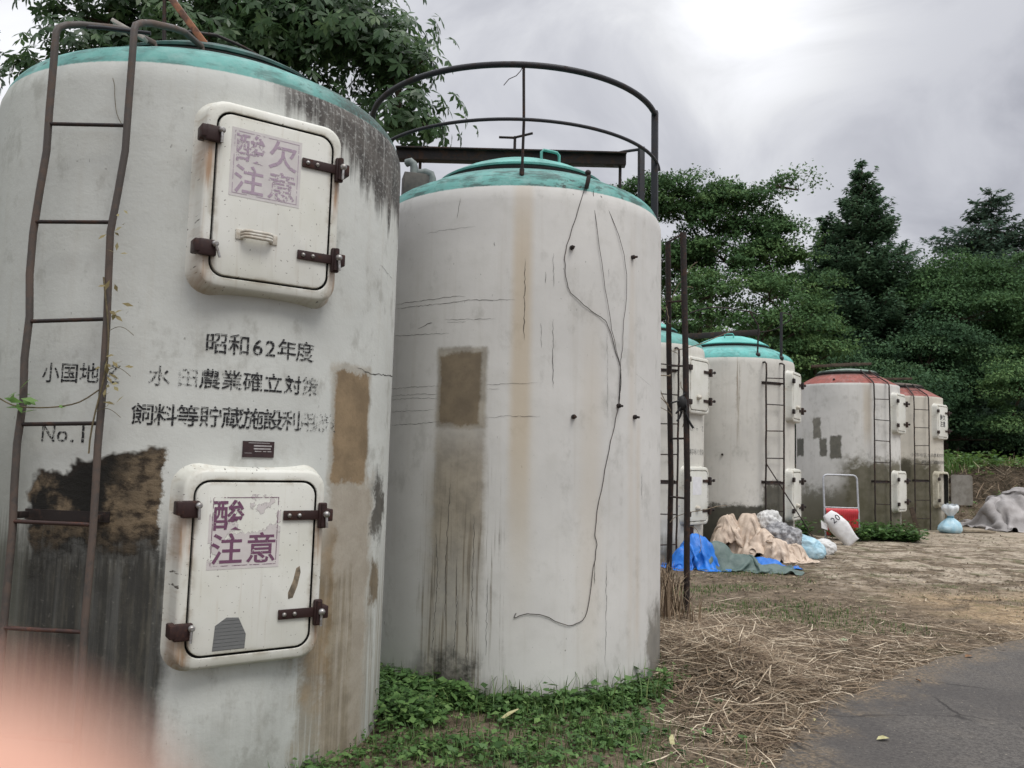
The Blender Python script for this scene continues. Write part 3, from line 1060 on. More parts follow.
n2_, c2_ = tank_material('tank_wall_second', TEAL, [
    st_box(U(-92.6), U(-86.2), 1.3, 3.43, (0.50, 0.40, 0.27), 0.60, 0.035, 0.6, 0.15, textured=False),
    st_box(U(-92.0), U(-85.0), 0.7, 2.2, (0.52, 0.45, 0.34), 0.30, 0.06, 0.5, 0.5, textured=False),
    st_box(U(-68), U(-60), 0.3, 2.4, (0.55, 0.47, 0.36), 0.30, 0.07, 0.5, 0.5, textured=False),
    st_box(U(-46.5), U(-43.5), 0.3, 3.0, (0.52, 0.43, 0.32), 0.25, 0.03, 0.5, 0.3, textured=False),
    st_box(U(-42.0), U(-39.5), 0.3, 1.86, (0.50, 0.40, 0.28), 0.30, 0.03, 0.2, 0.3, textured=False),
    st_box(U(-119.5), U(-101), 0.9, 1.82, (0.33, 0.28, 0.21), 0.80, 0.03, 0.35, 0.9),
    st_box(U(-122), U(-103), 0.0, 1.5, (0.36, 0.32, 0.25), 0.6, 0.08, 0.3, 1.2),
    st_box(U(-124), U(-96), -0.1, 1.30, (0.20, 0.165, 0.12), 0.75, 0.08, 0.45, 2.6, streaky=0.28),
    st_box(U(-119.4), U(-100.8), 1.77, 2.325, (0.36, 0.325, 0.265), 0.85, 0.018, 0.018, 0.5),
    st_box(U(-118.0), U(-103.0), 1.80, 2.285, (0.205, 0.160, 0.105), 0.92, 0.014, 0.014, 0.8, col2=(0.15, 0.118, 0.08)),
    st_box(U(-126), U(-104), -0.1, 0.20, (0.040, 0.038, 0.032), 0.95, 0.09, 0.16, 4.0),
    st_box(U(-33), U(5), -0.1, 0.52, (0.17, 0.155, 0.125), 0.8, 0.05, 0.12, 3.0),
], base=(0.65, 0.64, 0.615), seed=5.0, cap_dirt=0.75, low=0.30, low_h=0.16, streak=0.18, grey=0.22)
WALL2 = n2_.done(c2_)

n3_, c3_ = tank_material('tank_wall_third', TEAL, [], seed=9.0, base=(0.64, 0.63, 0.58), low=0.85, low_h=0.45, streak=0.3)
WALL3 = n3_.done(c3_)
n4_, c4_ = tank_material('tank_wall_fourth', (0.15, 0.46, 0.43), [
    st_box(U(-100.5), U(-97.5), 2.0, 3.40, (0.30, 0.24, 0.17), 0.75, 0.012, 0.25, 0.8, streaky=0.6),
    st_box(U(-150), U(-60), -0.1, 0.85, (0.060, 0.058, 0.042), 0.95, 0.15, 0.05, 2.2),
    st_box(U(-76), U(-30), 0.2, 1.25, (0.075, 0.070, 0.05), 0.9, 0.04, 0.08, 2.6),
], seed=13.0, base=(0.63, 0.615, 0.57), low=0.5, low_h=0.4, streak=0.22, low_col=(0.11, 0.105, 0.07))
WALL4 = n4_.done(c4_)


def green_lower(u0, u1, v1, al=0.85):
    return st_box(U(u0), U(u1), -0.1, v1, (0.085, 0.078, 0.046), al, 0.20, 0.18, 5.0, col2=(0.13, 0.12, 0.085))


n5_, c5_ = tank_material('tank_wall_fifth', SALMON, [
    st_box(U(-190), U(-60), -0.1, 0.9, (0.22, 0.22, 0.175), 0.85, 0.2, 0.35, 3.0),
    green_lower(-118, -30, 1.72, 0.95), green_lower(-175, -112, 1.05, 0.75),
    st_box(U(-151.7), U(-141.3), 2.17, 2.66, (0.20, 0.19, 0.155), 0.9, 0.02, 0.03, 1.6),
    st_box(U(-187), U(-167.5), 1.78, 2.19, (0.085, 0.085, 0.07), 0.9, 0.018, 0.025, 1.1),
    st_box(U(-143.0), U(-134.2), 1.79, 2.19, (0.125, 0.12, 0.095), 0.9, 0.018, 0.025, 1.1),
    st_box(U(-130.5), U(-118.3), 1.73, 2.24, (0.115, 0.11, 0.085), 0.9, 0.018, 0.025, 1.1),
    st_box(U(-95), U(-86), 2.2, 3.43, (0.46, 0.38, 0.27), 0.5, 0.06, 0.4, 0.6, textured=False),
], seed=17.0, base=(0.66, 0.655, 0.63), low=0.8, low_h=0.4, streak=0.18, cap_dirt=0.4, low_col=(0.11, 0.105, 0.075))
WALL5 = n5_.done(c5_)
n6_, c6_ = tank_material('tank_wall_sixth', SALMON, [
    green_lower(-150, -50, 1.78, 0.95),
    st_box(U(-110), U(-98), 1.3, 1.75, (0.07, 0.066, 0.045), 0.8, 0.03, 0.1, 1.5),
], seed=23.0, base=(0.60, 0.57, 0.50), low=0.85, low_h=0.6, streak=0.4, cap_dirt=0.45, low_col=(0.08, 0.076, 0.05))
WALL6 = n6_.done(c6_)

LID_TEAL = simple('teal_lid_paint', (0.115, 0.40, 0.35), (0.075, 0.24, 0.21), 5, 0.5, 0.3, 0.1)
LID_LIGHT = simple('bright_teal_lid_paint', (0.13, 0.49, 0.45), (0.10, 0.38, 0.34), 4, 0.5, 0.3, 0.1)
LID_DARK = simple('dark_green_lid_paint', (0.035, 0.115, 0.10), (0.018, 0.04, 0.036), 7, 0.6, 0.3, 0.2)
LID_GREY = simple('grey_green_lid_paint', (0.24, 0.31, 0.27), (0.14, 0.18, 0.155), 5, 0.6, 0.3, 0.1)
LID_BROWN = simple('dirty_brown_lid_paint', (0.15, 0.12, 0.10), (0.07, 0.06, 0.05), 5, 0.7, 0.3, 0.1)
HATCH_A = hatch_material('white_hatch_paint', True, 0.0, 0.30)
HATCH_B = hatch_material('white_hatch_paint_rusty', True, 5.0, 0.30)
HATCH_F = hatch_material('white_hatch_paint_plain', False, 9.0, 0.5)
HATCH_G = simple('stained_hatch_paint', (0.55, 0.52, 0.42), (0.36, 0.33, 0.25), 6, 0.55)
GREY_DOOR = simple('dull_grey_door', (0.23, 0.22, 0.20), (0.16, 0.15, 0.13), 6, 0.7)

TG = 'white feed storage tanks standing in a row'
tank_labels = {
    1: 'nearest white storage tank with two hatches, a tall rusty ladder and stencilled Japanese writing',
    2: 'white storage tank with a round guard rail on top and one square brown patch',
    3: 'white teal-topped storage tank mostly hidden behind the rusty posts, two hatches showing',
    4: 'white storage tank with bright teal dome behind the heap of beige sheeting',
    5: 'white storage tank with salmon red top and four dark rectangular wall patches',
    6: 'farthest salmon red topped tank with its lower hatch door hanging open',
}
roots = {}
for k in TANKS:
    c = TANKS[k]
    roots[k] = thing('storage_tank', (c[0], c[1], 0), tank_labels[k], 'tank', TG)

# --- tank 1
H1 = -55.7
t1_cracks = [([(-25.4, 2.048), (-17.4, 2.031), (-8, 2.045), (8, 2.064)], 0.007), ([(-15.4, 2.664), (-3.8, 2.627)], 0.003)]
build_body(1, roots[1], WALL1, 'round', t1_cracks, CRACK)
build_lid(1, roots[1], LID_DARK, DARK_GAP)
hu, du_, PU, _ = build_hatch(1, roots[1], H1, 2.795, HATCH_B, 1)
hl, dl_, PL, _ = build_hatch(1, roots[1], H1, 1.042, HATCH_A, 0)


def handle(P, t, s, parent):
    q = MB()
    q.box(P(s - 0.082, t, N0 + 0.006), (0.036, 0.048, 0.008), Matrix((P(1, 0, 0) - P(0, 0, 0), Vector((0, 0, 1)), P(0, 0, 1) - P(0, 0, 0))).transposed(), 0.002)
    q.box(P(s + 0.082, t, N0 + 0.006), (0.036, 0.048, 0.008), Matrix((P(1, 0, 0) - P(0, 0, 0), Vector((0, 0, 1)), P(0, 0, 1) - P(0, 0, 0))).transposed(), 0.002)
    for dt in (-0.014, 0.0, 0.014):
        q.tube([P(s - 0.072, t + dt, N0 + 0.008), P(s - 0.062, t + dt, N0 + 0.038), P(s - 0.045, t + dt, N0 + 0.046),
                P(s + 0.045, t + dt, N0 + 0.046), P(s + 0.062, t + dt, N0 + 0.038), P(s + 0.072, t + dt, N0 + 0.008)], 0.0085, 8)
    return q.build('handle', HATCH_F2, parent, smooth=50)


HATCH_F2 = simple('cast_white_handle', (0.60, 0.58, 0.52), (0.42, 0.37, 0.30), 30, 0.5)
handle(PU, -0.185, -0.078, du_)
SHEET_U = sheet_material('faded_warning_sheet', (0.64, 0.61, 0.60), 0.0, 1.0)
SHEET_L = sheet_material('torn_warning_sheet', (0.63, 0.59, 0.58), 0.36, 2.0, 2.6)
STICKER = sheet_material('grey_sticker', (0.17, 0.175, 0.175), 0.0, 3.0, 4.0, lines=True)
SCAR = simple('scraped_paint', (0.12, 0.10, 0.075), (0.30, 0.24, 0.17), 22, 0.9)
PLATE = simple('dark_maker_plate', (0.035, 0.022, 0.024), (0.05, 0.03, 0.03), 30, 0.4)
PLATE_INK = simple('pale_plate_print', (0.42, 0.40, 0.40), (0.30, 0.28, 0.28), 30, 0.5)


def warning(P, door, s0, t0, w, h, sheet, ink, wear, n_off=0.0032, size=0.150):
    pts = [(s0 - w / 2, t0 - h / 2), (s0 + w / 2, t0 - h / 2), (s0 + w / 2, t0 + h / 2), (s0 - w / 2, t0 + h / 2)]
    sh = flat_poly(P, pts, N0 + n_off, sheet, door, 'warning_sticker', 0.0010)
    for row, (a, b) in enumerate((('酸', '欠'), ('注', '意'))):
        ty = t0 + (0.073 if row == 0 else -0.082)
        for ch, cx_, w_ in ((a, -0.080, wear[row][0]), (b, 0.080, wear[row][1])):
            lettering(ch, lambda s, t, ty=ty: P(s0 + s, ty + t, N0 + n_off + 0.0022), size, 0, sh, ink, 'lettering', 0.012, wear=(w_,), centers=[cx_])
    # thin printed border
    q = MB()
    iw, ih, lw = w / 2 - 0.014, h / 2 - 0.014, 0.003
    for (sa, sb, ta, tb) in ((-iw, iw, ih - lw, ih), (-iw, iw, -ih, -ih + lw), (-iw, -iw + lw, -ih + lw, ih - lw), (iw - lw, iw, -ih + lw, ih - lw)):
        q.add([P(s0 + sa, t0 + ta, N0 + n_off + 0.0020), P(s0 + sb, t0 + ta, N0 + n_off + 0.0020), P(s0 + sb, t0 + tb, N0 + n_off + 0.0020), P(s0 + sa, t0 + tb, N0 + n_off + 0.0020)], [(0, 1, 2, 3)])
    bo = q.build('border', ink, sh)
    at = bo.data.attributes.new('wear', 'FLOAT', 'FACE')
    at.data.foreach_set('value', [0.45] * 4)
    set_uv(bo, lambda co: co[:, [0, 2]] * 4.0)
    return sh


warning(PU, du_, -0.050, 0.165, 0.345, 0.335, SHEET_U, INK_LILAC, ((0.46, 0.38), (0.38, 0.48)))
warning(PL, dl_, -0.052, 0.165, 0.335, 0.345, SHEET_L, INK_PURPLE, ((0.33, 0.78), (0.30, 0.33)))
flat_poly(PL, [(-0.172, -0.395 + 0.02), (-0.025, -0.375), (-0.022, -0.31), (-0.060, -0.232), (-0.115, -0.228), (-0.165, -0.262)], N0 + 0.0032, STICKER, dl_, 'grey_sticker')
flat_poly(PL, [(0.172, -0.165), (0.195, -0.160), (0.215, -0.105), (0.228, -0.04), (0.222, -0.01), (0.205, -0.02), (0.192, -0.08), (0.170, -0.135)], N0 + 0.0032, SCAR, dl_, 'paint_scrape', 0.0006)

build_ladder(1, roots[1], -98.0, (STILE, RUST_RED), style='hook')


def cyl_place(k, deg0, z0, dz=0.0, r=0.0026):
    def f(s, t):
        return on_tank(k, deg0 + math.degrees(s / TR), z0 + t + dz * s, TR + r)
    return f


# stencilled lines: measured centres of the first and the last character
def line(k, chars, d0, d1, z0, z1, size, wear, parent, ink=INK, centers=None, offset=0.009):
    L = U(d1 - d0)
    n = len(chars)
    cs = [(L * i / (n - 1)) for i in range(n)] if centers is None else [U(d - d0) for d in centers]
    return lettering(chars, cyl_place(k, d0, z0, (z1 - z0) / L), size, 0, parent, ink, 'lettering', offset, wear=wear, centers=cs)


line(1, '昭和62年度', -66.5, -44.0, 2.090, 2.090, 0.108, (0.38, .38, .30, .34, .34, .44), roots[1],
     centers=[-66.3, -61.0, -56.6, -53.4, -49.1, -44.0])
line(1, '小国地区水田農業確立対策', -104.7, -41.8, 1.920, 1.915, 0.100, (.42, .34, .40, .50, .50, .54, .36, .40, .36, .30, .38, .50), roots[1],
     centers=[-104.7, -99.6, -94.6, -89.6, -78.5, -72.2, -67.3, -62.3, -57.3, -52.2, -47.0, -42.0])
line(1, '飼料等貯蔵施設利用施設', -81.8, -34.0, 1.737, 1.737, 0.106, (.26, .34, .34, .40, .28, .30, .34, .42, .54, .60, .58), roots[1],
     centers=[-81.6, -76.6, -71.6, -66.6, -61.6, -56.7, -51.8, -46.9, -42.2, -38.8, -35.4])
line(1, 'No.1', -103.8, -94.2, 1.640, 1.640, 0.112, (.45, .45, .3, .45), roots[1], centers=[-104.0, -100.2, -97.6, -95.0])
# maker's plate
q = MB()
nn = 6
vv, ff = [], []
for i in range(nn + 1):
    d = -58.9 + 7.7 * i / nn
    for r_, z_ in ((TR - .002, 1.552), (TR + 0.006, 1.552), (TR + 0.006, 1.630), (TR - .002, 1.630)):
        vv.append(on_tank(1, d, z_, r_))
for i in range(nn):
    for j in range(4):
        ff.append((i * 4 + j, i * 4 + (j + 1) % 4, (i + 1) * 4 + (j + 1) % 4, (i + 1) * 4 + j))
ff += [(0, 3, 2, 1), tuple(nn * 4 + j for j in range(4))]
q.add(vv, ff)
plate = q.build('name_plate', PLATE, roots[1])
q = MB()
for (d0, d1, z0, z1) in ((-56.3, -51.9, 1.604, 1.611), (-56.3, -52.1, 1.590, 1.597), (-56.0, -54.4, 1.579, 1.583), (-54.0, -53.2, 1.579, 1.583), (-52.9, -51.9, 1.579, 1.583), (-58.4, -56.7, 1.571, 1.573), (-57.6, -52.4, 1.620, 1.623)):
    q.add([on_tank(1, d0, z0, TR + .0078), on_tank(1, d1, z0, TR + .0078), on_tank(1, d1, z1, TR + .0078), on_tank(1, d0, z1, TR + .0078)], [(0, 1, 2, 3)])
q.build('plate_print', PLATE_INK, plate)

# --- tank 2
LEAN = 0.011
roots[2].rotation_euler = (0, -LEAN, 0)
cr2 = [([(-142, 2.672), (-123, 2.666), (-116, 2.676), (-109, 2.671)], .0035), ([(-142, 2.64), (-127.5, 2.631), (-118, 2.631), (-109, 2.643), (-91.5, 2.642)], .0035),
       ([(-117, 2.518), (-105, 2.511), (-98, 2.511)], .003), ([(-116.3, 2.497), (-108.7, 2.499)], .002),
       ([(-143, 2.445), (-129.5, 2.428), (-115, 2.42)], .003), ([(-128.6, 2.470), (-125, 2.492), (-122, 2.503)], .005),
       ([(-145, 2.059), (-128, 2.061), (-118.3, 2.063)], .0025), ([(-144, 2.008), (-118.2, 2.008)], .0025), ([(-144, 1.979), (-128, 1.984), (-118, 1.974)], .0025),
       ([(-144, 1.892), (-120, 1.899)], .0025), ([(-142, 1.797), (-128, 1.803), (-118, 1.817)], .0035),
       ([(-101, 2.063), (-95.7, 2.072), (-83.6, 2.086)], .0028), ([(-101, 2.036), (-96.3, 2.038)], .002), ([(-101, 1.842), (-93.7, 1.859), (-82.6, 1.859)], .0028),
       ([(-88.5, 2.93), (-88.6, 2.64), (-88.4, 2.37)], .0042), ([(-78.9, 2.977), (-78.6, 2.74)], .003), ([(-78.65, 2.517), (-78.56, 2.31), (-78.2, 2.05)], .004),
       ([(-82.8, 2.49), (-82.5, 2.32)], .0025), ([(-81.5, 2.84), (-81.4, 2.76)], .0025), ([(-57.3, 2.915), (-57.2, 2.85)], .003),
       ([(-99.3, 3.039), (-98.9, 3.012)], .008), ([(-57.7, 2.484), (-57.3, 2.14), (-57.4, 1.86)], .0018), ([(-57, 0.9), (-57.2, .2)], .003), ([(-43, 2.2), (-36, 2.15), (-30, 2.12)], .0015),
       ([(-112, 3.36), (-113, 3.22)], .003), ([(-118, 1.1), (-117, .8), (-118.4, .25)], .004), ([(-110, .9), (-109.4, .6), (-110.4, .22)], .004), ([(-104, 1.2), (-104.2, .5)], .0035), ([(-113, 1.4), (-114, .9), (-113.6, .5)], .004),
       ([(-62, 0.9), (-62.2, .75)], .004), ([(-38, 1.5), (-38.2, 1.3)], .003), ([(-126.5, 3.144), (-110, 3.152), (-106, 3.155)], .0022), ([(-106, 0.6), (-105.5, .15)], .004), ([(-99, 0.8), (-99.2, .3)], .003)]
build_body(2, roots[2], WALL2, 'round', cr2, CRACK)
build_lid(2, roots[2], LID_TEAL, DARK_GAP, handle_deg=-62)
for d, z in ((-72.3, 3.02), (-45.2, 3.03), (-70.9, 1.865), (-43.5, 1.885), (-52.3, 1.955)):
    q = MB()
    q.tube([on_tank(2, d, z, TR - 0.004), on_tank(2, d, z, TR + 0.018)], 0.016, 8)
    q.tube([on_tank(2, d, z, TR + 0.018), on_tank(2, d, z - 0.003, TR + 0.045)], 0.008, 8)
    q.build('bolt', RUST_DARK, roots[2], smooth=40)
# guard rail
gr = bpy.data.objects.new('guard_rail', None)
col.objects.link(gr)
gr.parent = roots[2]
OFF[gr.name] = OFF[roots[2].name]
RC = (0.005, 6.66)


def ringp(deg, z, r):
    return Vector((RC[0] + r * math.cos(rad(deg)), RC[1] + r * math.sin(rad(deg)), z))


q = MB()
q.tube([ringp(d, 4.30, 1.17) for d in np.linspace(-188, -19, 48)], 0.022, 10)
q.build('hoop', DARK_STEEL, gr, smooth=60)
q = MB()
q.tube([ringp(d, 3.90 - 0.0 * d, 1.19) for d in np.linspace(-175, -12, 48)], 0.013, 8)
q.build('hoop', DARK_STEEL, gr, smooth=60)
for d, z0, r_, rr_ in ((-19, 3.05, 1.17, 0.030), (-188, 3.05, 1.17, 0.028)):
    q = MB()
    q.box((ringp(d, (4.325 + z0) / 2, r_)), (0.05, 0.05, 4.325 - z0), Matrix.Rotation(rad(d), 3, 'Z'), 0.004)
    q.box(ringp(d, z0 + 0.15, 1.10), (0.16, 0.05, 0.05), Matrix.Rotation(rad(d), 3, 'Z'), 0.004)
    q.build('post', DARK_STEEL, gr, smooth=40)
q = MB()
pb = ringp(-87.2, 4.30, 1.17)
pf = ringp(-87.0, 3.50, 1.12)
q.tube([pb, pb * 0.5 + pf * 0.5 + Vector((0.008, 0, 0)), pf], 0.010, 8)
q.ball(pf + Vector((0, 0.02, 0.0)), 0.034, 2, (1, 1, 0.9))
q.box(pf + Vector((0, 0.035, -0.035)), (0.11, 0.06, 0.045), Matrix.Rotation(rad(0), 3, 'Z'), 0.01)
q.tube([pf + Vector((0, 0, 0.03)), pf + Vector((0, 0, 0.075))], 0.017, 8)
q.build('stay_rod', RUST_DARK, gr, smooth=50)
q = MB()
q.tube([pb + Vector((0, 0, 0)), pb + Vector((-0.02, -0.01, -0.05)), pb + Vector((-0.05, -0.02, -0.09)), pb + Vector((-0.10, -0.02, -0.115)), pb + Vector((-0.135, -0.02, -0.16))], 0.003, 5)
q.build('loose_wire', RUST_DARK, gr, smooth=60)
q = MB()
q.box((1.15, 7.2, 3.86), (0.05, 0.05, 1.06), Matrix.Rotation(0.3, 3, 'Z'), 0.004)
q.build('post', DARK_STEEL, gr, smooth=40)
q = MB()
q.tube([(0.84, 7.28, 4.33), (1.0, 7.24, 4.36), (1.17, 7.19, 4.37)], 0.014, 8)
q.build('brace', DARK_STEEL, gr, smooth=40)

# steel beam behind the lid and its T handle
bt = thing('steel_beam', (-0.06, 7.3, 4.0), 'dark rusty steel beam lying across behind the teal lid of the guard-railed tank', 'beam')
q = MB()
q.box((-0.07, 7.3, 4.30), (2.09, 0.10, 0.10), Matrix.Rotation(rad(-0.2), 3, 'Y'), 0.004)
q.box((-0.07, 7.28, 4.348), (2.09, 0.15, 0.012), Matrix.Rotation(rad(-0.2), 3, 'Y'))
q.build('web', RUST_DARK, bt, smooth=40)
for x in (-0.90, 0.93):
    q = MB()
    q.tube([(x, 7.32, 4.26), (x, 7.30, 3.42)], 0.014, 8)
    q.build('leg', RUST_DARK, bt, smooth=50)
q = MB()
q.tube([(-0.04, 7.3, 4.34), (-0.04, 7.3, 4.505)], 0.013, 8)
q.tube([(-0.185, 7.33, 4.505), (-0.05, 7.3, 4.492), (0.12, 7.25, 4.52)], 0.012, 8)
q.build('handle', RUST_DARK, bt, smooth=50)

# pipe box between the two near tanks
pv = thing('pipe_box', (-0.86, 6.93, 3.5), 'grey pipe box with two elbows wedged between the two nearest tanks', 'pipe box')
q = MB()
q.box((-0.88, 7.0, 3.86), (0.25, 0.2, 0.28), Matrix.Rotation(0.25, 3, 'Z'), 0.008)
q.box((-0.88, 7.0, 3.62), (0.06, 0.06, 0.30), Matrix.Rotation(0.25, 3, 'Z'), 0.004)
q.build('box', BOX_GREY, pv, smooth=40)
for x, y, z, dx in ((-0.905, 6.95, 4.02, 0.0), (-0.745, 6.95, 3.93, 0.03)):
    q = MB()
    q.tube([(x, y, z - 0.14), (x, y, z + 0.04), (x - 0.008, y, z + 0.07), (x - 0.03 - dx, y, z + 0.09), (x - 0.07 - dx * 2, y + 0.02, z + 0.085)], 0.035, 10)
    q.build('elbow', PVC_GREY, pv, smooth=60)

# wires hanging down the front of tank 2
def wire(pts, r, label, name='wire', lift=0.006, k=2):
    q = MB()
    dense = []
    P3 = [on_tank(k, d, z, (TR if z < 3.40 else TR - 0.02) + lift) for d, z in pts]
    for i in range(len(P3) - 1):
        p0, p1, p2, p3 = P3[max(i - 1, 0)], P3[i], P3[i + 1], P3[min(i + 2, len(P3) - 1)]
        for t in (0, .25, .5, .75):
            dense.append(0.5 * ((2 * p1) + (p2 - p0) * t + (2 * p0 - 5 * p1 + 4 * p2 - p3) * t * t + (3 * p1 - p0 - 3 * p2 + p3) * t ** 3))
    dense.append(P3[-1])
    rw = random.Random(len(pts))
    dense = [p + Vector((rw.uniform(-.004, .004) - LEAN * p.z, 0, rw.uniform(-.003, .003))) for p in dense]
    q.tube(dense, r, 5)
    o = q.build(name, RUST_DARK, None, smooth=60, offset=tuple(P3[0]))
    return tag(o, label, 'wire', 'wires hanging on the second tank')


wire([(-66.44, 3.50), (-70.01, 3.293), (-74.13, 3.039), (-74.68, 2.899), (-73.4, 2.743), (-67.69, 2.636), (-60.79, 2.567), (-57.7, 2.518), (-54.8, 2.384),
      (-51.15, 2.181), (-52.36, 1.969), (-53.67, 1.864), (-56.63, 1.655), (-59.75, 1.383), (-62.28, 1.116), (-61.35, 1.016), (-63.11, 0.818), (-65.14, 0.578),
      (-68.77, 0.504), (-73.05, 0.501), (-80.28, 0.561), (-85.89, 0.573), (-90.08, 0.546), (-89.6, 0.575)], 0.0024, 'long dark wire hanging to a hooked end near the foot of the guard-railed tank')
wire([(-63.94, 3.45), (-62.32, 3.139), (-58.88, 2.761), (-55.86, 2.487), (-51.69, 2.215), (-52.36, 1.969)], 0.0019, 'straight middle wire of the three on the guard-railed tank', lift=0.009)
wire([(-60.56, 3.43), (-52.91, 3.171), (-48.96, 2.897), (-50.12, 2.571), (-50.87, 2.357), (-51.74, 2.25), (-52.3, 1.97)], 0.0019, 'right hand wire bowing outward on the guard-railed tank', lift=0.011)
q = MB()
P0 = on_tank(2, -66.4, 3.50, TR + 0.0)
q.box(P0, (0.03, 0.05, 0.09), Matrix.Rotation(0.2, 3, 'Y'), 0.008)
q.ball(P0 + Vector((0.0, -0.01, 0.06)), 0.022, 2)
q.build('cleat', RUST_DARK, roots[2], smooth=40)

# --- tanks 3 to 6
specs = {3: (-75.5, -42, WALL3, LID_TEAL, 'round', 'short'), 4: (-67.2, -32, WALL4, LID_LIGHT, 'round', 'short'),
         5: (-76.1, -41, WALL5, LID_GREY, 'cone', 'roof'), 6: (-85.9, -49, WALL6, LID_BROWN, 'cone', 'roof')}
for k, (la, ha, wm, lm, sh, stl) in specs.items():
    build_body(k, roots[k], wm, sh)
    build_lid(k, roots[k], lm, DARK_GAP, flat=(sh == 'cone'), handle_deg=-110 if k == 4 else None)
    hm = HATCH_G if k == 6 else HATCH_F
    _, d_up, Pu, _ = build_hatch(k, roots[k], ha, 2.795, HATCH_F, 1, detail=False, hard=RUST_DARK)
    _, d_lo, Pl, _ = build_hatch(k, roots[k], ha, 1.042, hm, 0, detail=False, open_door=(k == 6), door_mat=GREY_DOOR if k == 6 else None, hard=RUST_DARK)
    build_ladder(k, roots[k], la, (RUST_DARK, RUST_DARK), style=stl, stile_r=0.016)
    if k in (3, 4):
        for P, d in ((Pu, d_up), (Pl, d_lo)):
            q = MB()
            q.ball(P(-0.05, -0.19, N0 + 0.02), 0.05, 2, (1, 1, 0.8))
            q.build('handle', HATCH_F2, d, smooth=60)
    if k == 6:
        for row, (a, b, ty) in enumerate((('酸', '欠', 0.11), ('注', '意', -0.06))):
            for ch, cx_ in ((a, -0.085), (b, 0.085)):
                lettering(ch, lambda s, t, ty=ty: Pu(-0.02 + s, ty + t, N0 + 0.0065), 0.16, 0, d_up, INK_DARK, 'lettering', 0.012, wear=(0.3,), centers=[cx_])
    if k == 3:
        flat_poly(Pl, [(-0.19, 0.02), (0.09, 0.02), (0.09, 0.30), (-0.19, 0.30)], N0 + 0.0035, sheet_material('pale_sheet', (0.78, 0.78, 0.80)), d_lo, 'sticker')
line(3, '昭和62年度', -48, -24, 2.12, 2.12, 0.11, (.5, .6, .5, .6, .6), roots[3], INK_GREY)
line(3, '水田農業確立', -50, -22, 1.92, 1.92, 0.10, (.8, .7, .75, .7, .7, .75), roots[3], INK_GREY)
line(3, '飼料等貯蔵施設', -52, -20, 1.735, 1.735, 0.106, (.5, .45, .5, .55, .5, .5, .5), roots[3], INK_GREY)
line(6, '昭和62年度', -60, -38, 2.09, 2.09, 0.10, (.6, .6, .55, .6, .6), roots[6], INK_GREY)
line(6, '小国地区水田農業確立対策', -96, -34, 1.92, 1.92, 0.10, (.45,) * 12, roots[6], INK_GREY)
line(6, '飼料等貯蔵施設利用施設', -82, -34, 1.737, 1.737, 0.10, (.45,) * 11, roots[6], INK_GREY)
for d, z in ((-128, 2.86), (-112, 1.72)):
    q = MB()
    q.tube([on_tank(4, d, z, TR - 0.003), on_tank(4, d, z, TR + 0.03)], 0.02, 8)
    q.build('bolt', RUST_DARK, roots[4], smooth=40)
q = MB()
q.ball(on_tank(5, -128, 3.53, 1.0), 0.03, 2)
q.build('bolt', RUST_DARK, roots[5], smooth=40)

# --- bent rail of tank 4
g4 = bpy.data.objects.new('guard_rail', None)
col.objects.link(g4)
g4.parent = roots[4]
OFF[g4.name] = OFF[roots[4].name]


def bez(pts, steps=6):
    P3 = [Vector(p) for p in pts]
    out = []
    for i in range(len(P3) - 1):
        p0, p1, p2, p3 = P3[max(i - 1, 0)], P3[i], P3[i + 1], P3[min(i + 2, len(P3) - 1)]
        for s in range(steps):
            t = s / steps
            out.append(0.5 * ((2 * p1) + (p2 - p0) * t + (2 * p0 - 5 * p1 + 4 * p2 - p3) * t * t + (3 * p1 - p0 - 3 * p2 + p3) * t ** 3))
    out.append(P3[-1])
    return out


q = MB()
q.tube(bez([(3.16, 14.62, 4.24), (3.56, 14.5, 4.335), (4.15, 14.42, 4.265), (4.32, 14.42, 4.20)]), 0.012, 8)
q.build('hoop', RUST_DARK, g4, smooth=60)
q = MB()
q.tube([(4.18, 14.42, 4.26), (4.33, 14.42, 4.02), (4.34, 14.43, 3.92), (4.33, 14.45, 3.47)], 0.016, 8)
q.ball((4.33, 14.43, 3.49), 0.05, 2)
q.build('post', RUST_DARK, g4, smooth=60)
q = MB()
q.tube([(4.80, 14.60, 4.30), (4.80, 14.60, 3.46)], 0.026, 8)
q.ball((4.80, 14.60, 3.47), 0.05, 2)
q.build('post', DARK_STEEL, g4, smooth=60)
q = MB()
q.tube(bez([(4.80, 14.62, 4.30), (5.05, 14.85, 4.30), (5.28, 15.6, 4.33), (5.13, 16.1, 4.22), (4.75, 16.25, 4.18), (3.9, 16.3, 4.12)]), 0.011, 8)
q.build('hoop', RUST_DARK, g4, smooth=60)
q = MB()
q.box((4.0, 16.2, 4.10), (1.8, 0.08, 0.11), Matrix.Rotation(rad(-5), 3, 'Y'), 0.004)
q.build('rail_plank', RUST_DARK, g4, smooth=40)
q = MB()
q.tube([(3.2, 16.25, 4.05), (3.25, 16.2, 3.45)], 0.02, 6)
q.build('post', RUST_DARK, g4, smooth=40)

